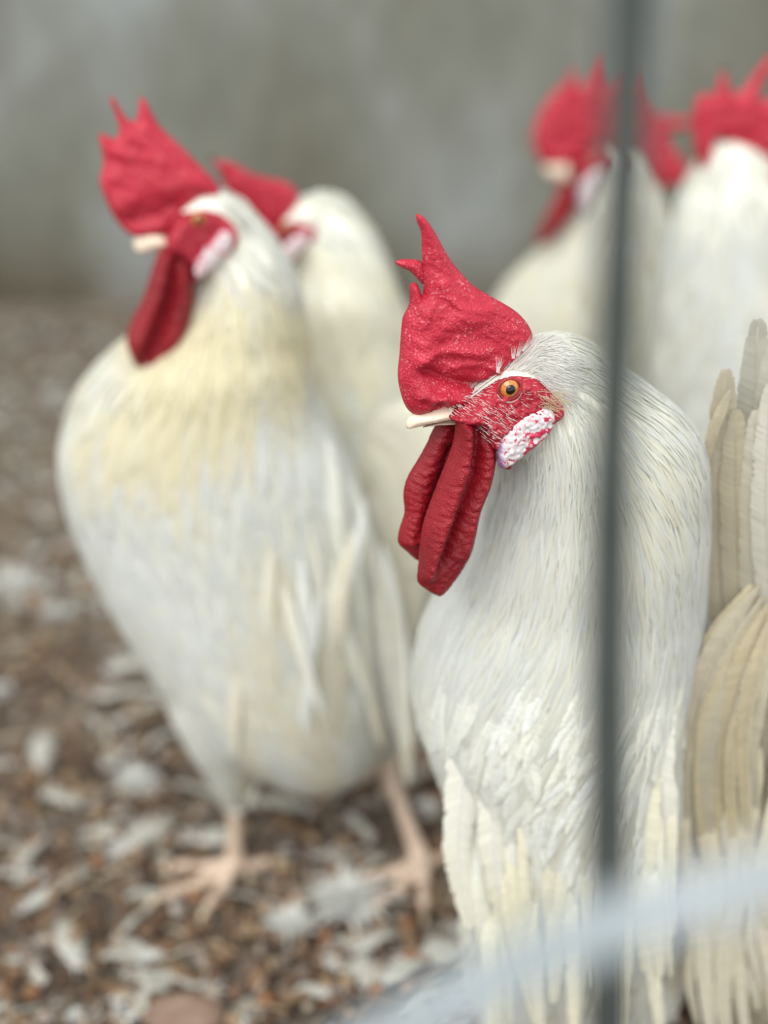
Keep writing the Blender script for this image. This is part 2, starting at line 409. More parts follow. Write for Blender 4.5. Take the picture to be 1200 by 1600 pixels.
def vane(geo, path, wl, wr, nrm, tint=(0.85, 0.84, 0.76), tip=(0.85, 0.84, 0.76), rag=0.05, n=22, cup=0.15, seed=0, blunt=0.55, barbs=None):
    """a quill with a row of overlapping barbs on either side; half widths left/right, facing nrm"""
    c = [Vector(p) for p in spline(path, n)]; rr = random.Random(int(seed * 1000) + 5); nrm = Vector(nrm).normalized(); fr = []
    Ltot = sum((c[i + 1] - c[i]).length for i in range(n - 1))
    for i, p in enumerate(c):
        d = (c[min(i + 1, n - 1)] - c[max(i - 1, 0)]).normalized(); s_ = d.cross(nrm).normalized(); fr.append((p, d, s_, s_.cross(d).normalized()))
    def at(t):
        t = min(max(t, 0), 1); x = t * (n - 1); i = min(int(x), n - 2); f = x - i; a, b = fr[i], fr[i + 1]
        return tuple(a[k] * (1 - f) + b[k] * f for k in range(4))
    nb = barbs or int(min(110, max(18, Ltot / .0009))); vs = []; fs = []; ts = []; us = []; s0 = rr.uniform(0, 40)
    for side, W in ((-1, wl), (1, wr)):
        gap = 0.0; edge = 1.0
        for k in range(nb):
            t = k / (nb - 1) * .985
            pr = (t / 0.18) ** 0.7 if t < 0.18 else (1 if t < blunt else math.sqrt(max(0, 1 - ((t - blunt) / (1 - blunt)) ** 2.0)))
            edge += (1 + rr.gauss(0, rag * 1.6) - edge) * .16; w_ = W * max(pr, .06) * edge * (1 - rr.random() ** 10 * rag * 2)
            lag = w_ * .9; adv = lag / Ltot; sp_ = Ltot / nb * rr.uniform(.75, 1.05); b = len(vs); up0 = rr.gauss(0, .00012); m0 = min(1, max(0, (noise.noise(Vector((side * 2 + s0, t * 4, 1.5))) * .5 + .5) * .6 + t * .5)); kk = rr.uniform(.95, 1.03)
            for q in range(4):
                a = q / 3; P0, d, s_, nn = at(min(1.0, t + adv * a * (1 - t) ** .3 * (0.9 + .1 * a))); p = P0 + s_ * (side * w_ * a) + nn * (-cup * w_ * a * a + up0 * a + (.0002 if k % 2 else 0))
                if t + adv * a > 1: p += d * ((t + adv * a - 1) * Ltot * .2)
                h = d * (sp_ * (.85 if q < 3 else .7)); vs += [p - h, p + h]
                col = tuple((x * (1 - m0) + y * m0) * kk for x, y in zip(tint, tip)); ts += [col, col]; us += [(t * 30 + s0, a * .02 + s0), (t * 30 + .4 + s0, a * .02 + s0)]
            fs += [(b + 2 * q, b + 2 * q + 1, b + 2 * q + 3, b + 2 * q + 2) for q in range(3)]
    geo.add(vs, fs, ts, us)
    r0 = min(wl, wr) * .06 + .0002; b0 = len(geo.v)
    tube(geo, [f[0] + f[3] * r0 * .3 for f in fr[:-1:2]], [r0 * (1 - .75 * i / len(fr[:-1:2])) for i in range(len(fr[:-1:2]))], 5, tuple(min(.9, x * 1.03) for x in tint))

def barbed_cover(name, parent, V, Fc, count, flow, L, W, tint, keep, lift):
    """soft contour feathers with real barbs lying on the coat"""
    bvh = BVHTree.FromPolygons(V, Fc); g = Geo(); pool = [p for p in V if keep(p, *pix(p))]
    for _ in range(count):
        q = Vector(random.choice(pool)) + Vector((random.gauss(0, .003), 0, random.gauss(0, .003))); pts = []; l = L * random.uniform(.6, 1.2); no0 = None; px, py = pix(q)
        jx, jz = random.gauss(0, .15), random.gauss(0, .15)
        for k in range(5):
            co, no, _, _ = bvh.find_nearest(q); no0 = no0 or no; fx, fz, fy = flow(px, py, q); d = Vector((fx + jx, 0, fz + jz)); d -= no * d.dot(no)
            if d.length < 1e-4: break
            d.normalize(); pts.append(co + no * (.0004 + lift * (k / 4) * random.uniform(.7, 1.2))); q = co + d * l / 4
        if len(pts) == 5:
            c = tint(); wd = W * random.uniform(.6, 1.25); vane(g, pts, wd, wd, no0, c, lerp(c, WHITE, .5), rag=.12, n=9, cup=.25, seed=random.random() * 99, blunt=.3, barbs=26)
    return g.obj(name, M['quill'], parent)

def flowfield(samples):
    S = np.array(samples, float)
    S[:, 2:4] /= np.hypot(S[:, 2], S[:, 3])[:, None]
    def f(px, py, p):
        w_ = 1.0 / ((S[:, 0] - px) ** 2 + (S[:, 1] - py) ** 2 + 900.0) ** 1.5
        v = (S[:, 2:4] * w_[:, None]).sum(0) / w_.sum(); return v[0], -v[1], 0.0
    return f

def eye(parent, pl, px, py, off, r, side):
    c = pl.pt(*pl.uv(px, py, off * (1 if side > 0 else 1)), off * side); n = pl.n * side
    if side < 0: u, v_ = pl.uv(px, py, off); c = pl.pt(u, v_, -off)
    g = Geo(); e = pl.h; z = Vector((0, 0, 1))
    ellipsoid(g, c, e * r, z * r, n * r * 0.75, 24, 16); ey = g.obj('eye', M['iris'], parent); ey['label'] = 'orange eye'
    g = Geo(); ellipsoid(g, c + n * r * 0.52 + e * r * .02, e * r * 0.54, z * r * 0.54, n * r * 0.34, 20, 12); g.obj('pupil', M['pupil'], ey)
    g = Geo(); rings = []
    K = 28; vs = []; fs = []; sg = 8
    for k in range(K):
        a = 2 * math.pi * k / K; rad = e * math.cos(a) * r * 1.16 + z * math.sin(a) * r * (0.98 if math.sin(a) > 0 else 1.05)
        for j in range(sg):
            b = 2 * math.pi * j / sg; vs.append(c + rad * (1.02 + 0.13 * math.cos(b)) + n * (r * 0.20 + r * 0.17 * math.sin(b)))
    for k in range(K):
        for j in range(sg): fs.append((k * sg + j, k * sg + (j + 1) % sg, ((k + 1) % K) * sg + (j + 1) % sg, ((k + 1) % K) * sg + j))
    g.add(vs, fs); g.obj('eyelid', M['lid'], ey)

def leg(parent, hock, foot, toe_yaw, s=1.0):
    """scaly shank from hock down to foot with three front toes and a hind toe"""
    hock, foot = Vector(hock), Vector(foot); foot.z = 0.010 * s; g = Geo()
    tube(g, spline([hock, hock * .5 + foot * .5, foot], 9), [r * s for r in (.0082, .0075, .0062, .0056, .0054, .0055, .006, .0075, .009)])
    claws = []
    for da, L in ((0, 0.062), (38, 0.048), (-38, 0.050), (170, 0.030)):
        a = math.radians(toe_yaw + da); d = Vector((math.cos(a), math.sin(a), 0)); L *= s; pts = []; rad = []
        for k in range(9):
            t = k / 8; p = foot + d * (L * t); p.z = 0.0055 * s + 0.006 * s * (1 - t) ** 2 + (0.0012 * s * math.sin(t * math.pi * 3) if t > .2 else 0)
            pts.append(p); rad.append(s * (0.0064 - 0.0026 * t + 0.0006 * math.sin(t * 18)))
        tube(g, pts, rad, 10); e = pts[-1]
        claws.append([e - d * 0.002, e + d * 0.006 * s + Vector((0, 0, .0005)), e + d * .0115 * s + Vector((0, 0, -.003 * s))])
    v, f = fuse(g, 0.0016, 3)
    lg = mesh_obj('leg', v, f, M['leg'], parent)
    for c in claws:
        g = Geo(); tube(g, c, [.0034 * s, .0024 * s, .0005 * s], 8); g.obj('claw', M['claw'], lg)

def strand_hairs(geo, items, tint=(0.89, 0.88, 0.84)):
    """items: (base, dir, normal, length, width)"""
    for b, d, n, L, W in items:
        s = d.cross(n).normalized(); vs = []; K = 3
        for k in range(K + 1):
            t = k / K; p = b + d * L * t + n * (0.0004 + 0.0012 * t * L / 0.006 * 0.4); w_ = W * (1 - t * .9)
            vs += [p - s * w_, p + s * w_]
        m_ = random.uniform(.82, 1.0) * (.94 + .16 * noise.noise(b * 420)); geo.add(vs, [(2 * k, 2 * k + 1, 2 * k + 3, 2 * k + 2) for k in range(K)], [tuple(x * m_ for x in tint)] * len(vs), [(0.1, 0.1)] * len(vs))

# ------------------------------------------------------------------ roosters
def lerp(a, b, t): return tuple(x * (1 - t) + y * t for x, y in zip(a, b))
WHITE = (0.86, 0.88, 0.86); CREAM = (0.87, 0.85, 0.69); COOL = (0.80, 0.85, 0.87); YEL = (0.90, 0.82, 0.55); BUFF = (0.78, 0.72, 0.57)
def white_tint(cream=0.3, scale=14.0):
    def f(px, py, p):
        n = noise.noise(Vector(p) * scale) * 0.5 + 0.5; r = random.random()
        c = lerp(WHITE, CREAM, min(1, max(0, (n - 0.35) * 2 * cream + r * cream)))
        if r > 0.8: c = lerp(c, COOL, 0.7)
        k = random.uniform(0.93, 1.04); return tuple(x * k for x in c)
    return f

def head(parent, pl, H, k=1.0):
    """comb, face, beak, wattles, earlobes and eyes traced in the head's own plane; k scales thicknesses"""
    sp = H.get('sp', 0.0016) 
    g = Geo()
    for q in H['comb']:
        pillow(g, pl, q['poly'], q.get('T', .0055) * k, q.get('R', .012) * k, q.get('off', 0) * k, sp, q.get('mid'), q.get('relief'), smooth=q.get('sm', 3), taper=q.get('taper'))
    g.obj('comb', M['comb'], parent)
    if 'face' in H:
        g = Geo(); pillow(g, pl, H['face'], H.get('faceT', .0175) * k, .0055 * k, 0, sp, None, H.get('face_relief')); g.obj('face', M['face'], parent)
    for q in H.get('wattle', []):
        g = Geo()
        for s in q: pillow(g, pl, s['poly'], s.get('T', .004) * k, s.get('R', .008) * k, s.get('off', 0) * k, sp, s.get('mid'), s.get('relief'))
        g.obj('wattle', M['wattle'], parent)
    if 'beak' in H:
        g = Geo()
        for s in H['beak']: pillow(g, pl, s['poly'], s.get('T', .006) * k, s.get('R', .007) * k, 0, sp * .6, taper=s.get('taper'))
        g.obj('beak', M['beak'], parent)
    if 'ear' in H:
        for sd in (1, -1):
            g = Geo(); pillow(g, pl, H['ear'], .0034 * k, .006 * k, sd * H.get('earoff', .0165) * k, sp * .8, None, H.get('ear_relief'), H.get('ear_tint', lambda x, y: np.stack([x * 0 + .06, x * 0, x * 0], 1)))
            g.obj('earlobe', M['ear'], parent)
    if 'eye' in H:
        ex, ey, r = H['eye']
        for sd in (1, -1): eye(parent, pl, ex, ey, H.get('eyeoff', .0155) * k, r, sd)

def body(parent, geo, voxel=0.0035, smooth=6):
    v, f = fuse(geo, voxel, smooth); return v, f, mesh_obj('body', v, f, M['skin'], parent, [(1, 1, 1)] * len(v))

def in_head(pl, polys):
    U = [np.array([pl.uv(x, y, 0.012) for x, y in smooth_poly(q, 2)]) for q in polys]
    def s(p, px, py):
        u, v_, l = pl.loc(p)
        if abs(l) > 0.045: return False
        return any(inside([(u, v_)], q)[0] for q in U)
    return s

def tail_fan(parent, items, mat='quill'):
    for it in items:
        g = Geo(); vane(g, it['path'], it['w'], it['w'], it.get('n', (0, -1, 0)), it.get('t', CREAM), it.get('t2', WHITE), seed=random.random() * 9, cup=it.get('cup', .2))
        g.obj('tail_feather', M[mat], parent)

def wing_of(parent, pts, L, W, direc, tints, nrm, rows=3, spread=0.12, name='wing'):
    """long covert feathers hanging from points pts"""
    g = Geo()
    for i, b in enumerate(pts):
        b = Vector(b); d = Vector(direc).normalized(); d += Vector((random.gauss(0, spread), random.gauss(0, spread * .4), 0)); l = L * random.uniform(.8, 1.15)
        vane(g, [b, b + d * l * .35 + Vector(nrm) * .004, b + d * l * .7 + Vector(nrm) * .003, b + d * l - Vector(nrm) * .002], W * random.uniform(.8, 1.2), W * random.uniform(.8, 1.2), nrm, random.choice(tints), random.choice(tints), n=14, seed=random.random() * 9)
    return g.obj(name, M['quill'], parent)

# ---- the rooster in focus, right of the middle
def front_rooster():
    pl = Plane(793, 605, 0.590, 14)
    r = thing('rooster', 'sharply focused white rooster with amber eye, standing behind the dark upright wire', 'rooster', (0.10, 0.64, 0))
    comb = [(648, 331), (663, 341), (681, 367), (701, 402), (722, 428), (738, 445), (760, 459), (785, 473), (808, 488), (825, 507), (832, 526), (826, 548), (810, 566), (780, 592),
            (750, 615), (725, 632), (700, 640), (683, 643), (665, 646), (648, 648), (636, 638), (628, 618), (623, 588), (626, 552), (628, 520), (631, 496), (640, 478), (641, 462), (641, 448), (648, 441), (655, 449), (660, 462), (662, 440), (660, 412), (658, 388), (656, 362), (648, 342)]
    rel = addf(ridge([(640, 560), (670, 520), (715, 488), (760, 478)], 16, .0022), ridge([(660, 575), (700, 590), (745, 600), (765, 596)], 9, -.0050), ridge([(655, 610), (690, 612), (725, 625)], 10, .0034),
               ridge([(664, 632), (668, 616), (686, 612), (696, 626)], 5, .0022), ridge([(672, 634), (682, 622), (690, 632)], 4, -.0035), ridge([(650, 560), (672, 545), (700, 540), (750, 545)], 8, .0022),
               ridge([(660, 420), (668, 470), (655, 500)], 8, .0014), ridge([(690, 440), (715, 480), (725, 500)], 12, .0016), ridge([(700, 565), (740, 560), (775, 575)], 5, .0012),
               ridge([(640, 600), (648, 625), (656, 640)], 5, .0014), fnoise(40, 13, .0010, 3.0, 0.5), fnoise(14, 5, .00045, 9.0, 0.55), fnoise(4, 3, .00022, 5.0))
    tip = [(617, 410), (628, 405), (642, 405), (658, 408), (668, 425), (662, 444), (652, 436), (640, 424), (628, 419)]
    mid = lambda x, y: np.clip((430 - y) / 100, 0, 1) ** 2 * 0.004 - np.clip((660 - x) / 40, 0, 1) * 0.002
    tpr = lambda x, y: np.clip(0.62 + (y - 330) / 420, 0.5, 1.0)
    face = [(690, 642), (712, 627), (738, 606), (765, 586), (795, 574), (825, 574), (843, 588), (860, 606), (872, 624), (868, 642), (840, 664), (805, 690), (782, 728), (768, 700), (752, 690), (742, 668), (735, 657), (710, 656)]
    frel = addf(ridge([(765, 612), (780, 590), (805, 588), (822, 602), (815, 622), (790, 630), (770, 624)], 5, .0012), fnoise(9, 5, .0014, 2.0), fnoise(4, 3, .0006, 8.0), ridge([(730, 640), (760, 655), (790, 650), (820, 630)], 8, .0010))
    farw = [(700, 655), (682, 662), (668, 690), (655, 715), (638, 742), (630, 770), (632, 800), (624, 826), (622, 848), (636, 862), (655, 877), (676, 870), (700, 820), (716, 760), (722, 700), (715, 662)]
    nearw = [(712, 654), (724, 650), (738, 656), (756, 668), (774, 700), (773, 730), (766, 760), (752, 795), (745, 828), (738, 858), (725, 885), (708, 910), (695, 926), (684, 931), (666, 921), (652, 908), (654, 880), (656, 850),
             (662, 815), (676, 775), (692, 735), (706, 700), (711, 675)]
    wr = addf(ridge([(722, 655), (722, 690), (716, 725), (703, 765), (686, 815), (670, 860), (662, 885)], 15, .0075), ridge([(741, 668), (741, 700), (734, 740), (716, 785), (700, 830), (684, 872)], 8, -.0055),
              ridge([(765, 700), (758, 750), (738, 800), (722, 860)], 13, .0030), fnoise(16, 5, .0010, 4.0, -.3), fnoise(6, 3, .0005, 7.0))
    fr = addf(ridge([(690, 665), (670, 720), (652, 780), (640, 840)], 14, .002), ridge([(700, 700), (680, 770), (664, 820)], 8, -.003), fnoise(14, 5, .0009, 14.0, .3))
    ear = [(777, 716), (779, 697), (790, 676), (808, 657), (828, 643), (848, 637), (862, 640), (867, 652), (862, 670), (848, 688), (828, 704), (806, 722), (790, 731), (780, 729)]
    def etint(x, y):
        red = 0.26 * np.exp(-(seg_dist(np.stack([x, y], 1), np.array([(868, 655), (850, 684), (822, 702), (826, 682), (845, 672)], float), closed=False) / 6) ** 2) - 0.03 + 0.08 * np.clip((y - 690) / 30, 0, 1)
        return np.stack([np.clip(red, 0, 1), x * 0, 0.9 * np.exp(-(seg_dist(np.stack([x, y], 1), np.array([(779, 690), (776, 712), (784, 731)], float), closed=False) / 5) ** 2)], 1)
    H = dict(comb=[dict(poly=comb, T=.0068, R=.010, mid=mid, relief=rel, taper=tpr), dict(poly=tip, T=.0028, R=.004, off=-.003)],
             face=face, faceT=.0165, face_relief=frel, sp=.0009,
             wattle=[[dict(poly=nearw, T=.0045, R=.006, off=.0075, relief=wr)], [dict(poly=farw, T=.0040, R=.006, off=-.0055, relief=fr)]],
             beak=[dict(poly=[(712, 630), (692, 629), (672, 635), (655, 642), (641, 649), (634, 661), (637, 670), (650, 667), (672, 661), (695, 657), (716, 655), (735, 652), (730, 638)], T=.0082, R=.0058, taper=lambda x, y: np.clip((x - 615) / 62, .35, 1)),
                   dict(poly=[(660, 668), (680, 659), (705, 656), (730, 655), (722, 662), (700, 663), (680, 664)], T=.0052, R=.005)],
             ear=ear, earoff=.0160, ear_relief=addf(fnoise(10, 8, .0013, 3.0), fnoise(4, 4, .0006, 6.0)), ear_tint=etint, eye=(795, 606, .0044), eyeoff=.0158)
    head(r, pl, H)
    # mouth line
    g = Geo(); tube(g, [pl.at(x, y, o) for x, y, o in ((661, 667, .0035), (680, 661, .0052), (700, 656.5, .0062), (718, 654.5, .0066))], [.0002, .0005, .0005, .0003], 8); g.obj('mouth', M['mouth'], r)
    # body
    g = Geo()
    crown = [(706, 640), (735, 603), (768, 575), (800, 553), (826, 532), (850, 522), (885, 530), (900, 560), (900, 610), (880, 650), (850, 690), (810, 712), (775, 705), (745, 680), (715, 655)]
    pillow(g, pl, crown, .0122, .013, 0, .002)
    stack(g, [(530, 848, 900, .606, .012), (545, 836, 935, .608, .017), (570, 824, 962, .611, .021), (600, 822, 1004, .614, .027), (640, 780, 1058, .613, .034), (680, 778, 1092, .617, .041), (720, 778, 1103, .622, .048),
              (770, 768, 1104, .627, .054), (830, 748, 1103, .632, .060), (900, 712, 1099, .640, .066), (950, 676, 1096, .642, .070), (1000, 654, 1090, .644, .073), (1060, 645, 1080, .645, .075), (1110, 650, 1072, .646, .076),
              (1170, 676, 1068, .648, .076), (1250, 702, 1062, .650, .074), (1330, 714, 1056, .652, .070), (1400, 728, 1048, .654, .064), (1470, 752, 1036, .656, .056), (1550, 775, 1015, .658, .046), (1640, 820, 990, .660, .030)])
    # the trunk running back behind it
    ellipsoid(g, P(960, 900, .72), Vector((.055, .02, 0)), Vector((-.02, .10, -.015)), Vector((0, .02, .065)))
    for s in (-1, 1):
        b = P(900 + 95 * s, 1500, .665); tube(g, [b + Vector((0, 0, .03)), b - Vector((0, 0, .03)), Vector((b.x, b.y, .075))], [.034, .026, .011])
    V, Fc, bo = body(r, g, .0030, 5)
    skip0 = in_head(pl, [face, [(700, 645), (640, 660), (620, 560), (650, 340), (800, 470), (832, 518), (826, 546), (806, 560), (770, 580), (735, 606), (715, 625)]])
    flow = flowfield([(720, 625, .8, -.6), (780, 575, .9, -.5), (830, 545, 1, -.35), (880, 530, 1, .1), (930, 560, .8, .6), (900, 640, .25, 1), (880, 700, -.1, 1), (800, 740, -.25, 1), (770, 850, -.4, 1), (850, 850, -.2, 1), (930, 850, 0, 1),
                      (700, 950, -.35, 1), (850, 1000, -.5, 1), (760, 1080, -.45, 1), (680, 1080, -.1, 1), (700, 1200, .15, 1), (800, 1250, -.1, 1), (900, 1150, -.4, 1), (880, 1350, -.15, 1), (780, 1450, .2, 1), (900, 1500, 0, 1),
                      (1010, 600, .9, .45), (1060, 650, .8, .8), (1095, 700, .5, 1), (1020, 720, .6, .8), (1040, 850, .35, 1), (1000, 950, .1, 1), (1060, 1000, -.1, 1), (1000, 1100, -.45, 1), (1010, 1300, -.1, 1)])
    def Ln(px, py, p):
        if py < 590 and px < 860: return .008
        if py < 640: return .020
        if py < 760: return .032
        if py < 1050: return .048
        if py < 1250: return .040
        return .042
    def Wd(px, py, p):
        if py < 640: return .0004
        if py < 760: return .0005
        if py < 1080: return .0007
        if py < 1200: return .0008
        return .0010
    wt = white_tint(.55, 18)
    def ti(px, py, p):
        c = wt(px, py, p)
        if py > 1050: c = lerp(c, CREAM, min(.55, (py - 1050) / 500))
        if math.hypot(px - 862, (py - 625) * 1.3) < 26 and random.random() < .5: c = lerp(c, (.66, .52, .28), random.random() * .6)
        return c
    plumage('plumage', r, V, Fc, 38000, flow, Ln, Wd, ti, skip0, lift=.0010, K=6)
    bvh = BVHTree.FromPolygons(V, Fc)
    # larger breast and flank feathers
    def Wd2(px, py, p): return .0036 + .003 * min(1, max(0, (py - 1050) / 300))
    barbed_cover('breast_feathers', r, V, Fc, 750, flow, .050, .0040, lambda: lerp(WHITE, CREAM, .1 + random.random() * .6), lambda p, px, py: py > 1030 and p[1] < .66, .0022)
    # face bristles
    g = Geo(); rr = random.Random(4); items = []; fpoly = smooth_poly(face, 2)
    while len(items) < 430:
        x, y = rr.uniform(690, 872), rr.uniform(572, 725)
        if not inside([(x, y)], fpoly)[0] or inside([(x, y)], ear)[0]: continue
        if ((x - 795) / 26) ** 2 + ((y - 606) / 22) ** 2 < 1: continue
        dns = 1.0 if (y > 632 and x < 800) or (x < 765) else (.5 if y < 590 or x > 838 else .25)
        if rr.random() > dns: continue
        n = pl.n; dd = math.hypot(x - 795, y - 600)
        dx, dy = (.85, .5) if y > 625 else ((.9, -.35) if y < 600 else (1, .15))
        edge = seg_dist([(pl.uv(x, y, .0165))], np.array([pl.uv(a, b, .0165) for a, b in fpoly]))[0]
        s_ = min(edge / .012, 1); off = .0165 * math.sqrt(1 - (1 - min(edge / .0055, 1)) ** 2) + .0005
        items.append((pl.at(x, y, off), (-pl.h * dx - Vector((0, 0, 1)) * dy + n * .35).normalized(), n, rr.uniform(.0012, .0028), .00010))
    band = smooth_poly([(712, 632), (738, 604), (768, 579), (800, 558), (824, 536), (838, 530), (860, 528), (880, 540), (896, 580), (900, 625), (874, 622), (850, 598), (824, 583), (795, 580), (765, 592), (740, 609), (718, 632)], 2)
    made = 0
    while made < 2000:
        x, y = rr.uniform(705, 892), rr.uniform(525, 640)
        if not inside([(x, y)], band)[0]: continue
        hit, hn, _, _ = bvh.ray_cast(CAM, ray(x, y).normalized())
        if hit is None: continue
        made += 1; hit = hit + hn * rr.uniform(.0001, .0008)
        dx, dy = (.75, -.65) if x < 790 else ((.85, -.35) if x < 835 else (.8, .3))
        dv = -pl.h * (dx + rr.gauss(0, .15)) - Vector((0, 0, 1)) * (dy + rr.gauss(0, .15)); dv = (dv - hn * dv.dot(hn)).normalized() + hn * rr.uniform(0, .45); items.append((hit, dv.normalized(), hn, rr.uniform(.003, .0065), .00020))
    for k in range(46):   # beaded lower lid
        a = math.radians(205 + 140 * k / 45); x, y = 795 + 21 * math.cos(a), 608 - 19 * math.sin(a)
        items.append((pl.at(x, y, .0172), (pl.h * math.cos(a) + Vector((0, 0, math.sin(a))) + n * .4).normalized(), n, .0008, .00011))
    # stray crown feathers rising in front of the comb
    for x, y, dx, dz, L in ((776, 582, -.1, 1, .008), (800, 560, -.15, 1, .006), (806, 556, .2, 1, .007), (815, 548, .5, 1, .008), (775, 580, .25, 1, .005)):
        for q in range(4): items.append((pl.at(x + q, y, .011), (-pl.h * (dx + q * .08) + Vector((0, 0, dz))).normalized(), n, L, .00022))
    strand_hairs(g, items); g.obj('face_bristles', M['plume'], r)
    # ear tuft, buff
    g = Geo(); items = []
    for k in range(70):
        x, y = rr.uniform(836, 880), rr.uniform(610, 645)
        if y > 652 - (x - 836) * .3: continue
        items.append((pl.at(x, y, .0165), (-pl.h * rr.uniform(.5, 1) + Vector((0, 0, rr.uniform(-.7, .3))) + pl.n * .3).normalized(), pl.n, rr.uniform(.003, .007), .00018))
    strand_hairs(g, items, (.66, .55, .36)); g.obj('ear_tuft', M['plume'], r)
    # long wing and flank feathers showing at the front
    def vf(name, path, wd, D, t1, t2, cup=.25, wl=None):
        g = Geo(); pts = [P(x, y, D - q) for x, y, q in path]; vane(g, pts, wl or wd, wd, (-.1, -1, .15), t1, t2, cup=cup, seed=path[0][0] * .731, rag=.14, blunt=.35); return g.obj(name, M['quill'], r)
    W1 = (.86, .87, .86); Y1 = (.86, .84, .70)
    vf('wing_feather', [(735, 1130, -.004), (722, 1230, .0), (715, 1340, .003), (735, 1452, .003)], .0082, .592, W1, Y1)
    vf('wing_feather', [(775, 1180, -.004), (770, 1280, .002), (775, 1370, .004), (800, 1470, .002)], .0075, .586, W1, CREAM)
    q = random.Random(3)
    for k in range(56):
        x = 742 + 305 * ((k * 23) % 56) / 55; y = 1230 + q.uniform(-40, 150) + (60 if x < 800 else 0); L_ = q.uniform(190, 300); D_ = .592 - .012 * math.sin((x - 720) / 340 * 3.14); dx_ = q.uniform(-14, 22) + (24 if x < 800 else 0)
        vf('wing_feather', [(x, y, -.006), (x + dx_ * .2, y + L_ * .33, .002), (x + dx_ * .5, y + L_ * .66, .003), (x + dx_, y + L_, -.001)], q.uniform(.0016, .0046), D_ + q.uniform(-.004, .004), lerp(WHITE, CREAM, q.random()), lerp(CREAM, (.80, .74, .55), q.random() * .5))
    vf('wing_feather', [(1030, 980, -.004), (1030, 1110, .002), (1036, 1240, .005), (1043, 1385, .0)], .0075, .592, W1, Y1)
    vf('wing_feather', [(1005, 1080, -.004), (1008, 1200, .002), (1010, 1320, .005), (1005, 1470, .0)], .0080, .588, CREAM, CREAM)
    b = P(965, 1000, .79)
    for k in range(6): 
        g = Geo(); a = k * .14; vane(g, [b, b + Vector((.0, .03, -.01 - a * .03)), b + Vector((a * .01, .06, -.05 - .05 * a)), b + Vector((0, .08, -.11 - .08 * a))], .013, .013, (-.5, -.6, .6), CREAM, WHITE, seed=k); g.obj('tail_feather', M['quill'], r)
    for s in (-1, 1):
        b = P(900 + 95 * s, 1500, .665); leg(r, (b.x, b.y, .085), (b.x - .012, b.y - .012, 0), 215 + 10 * s)
front_rooster()

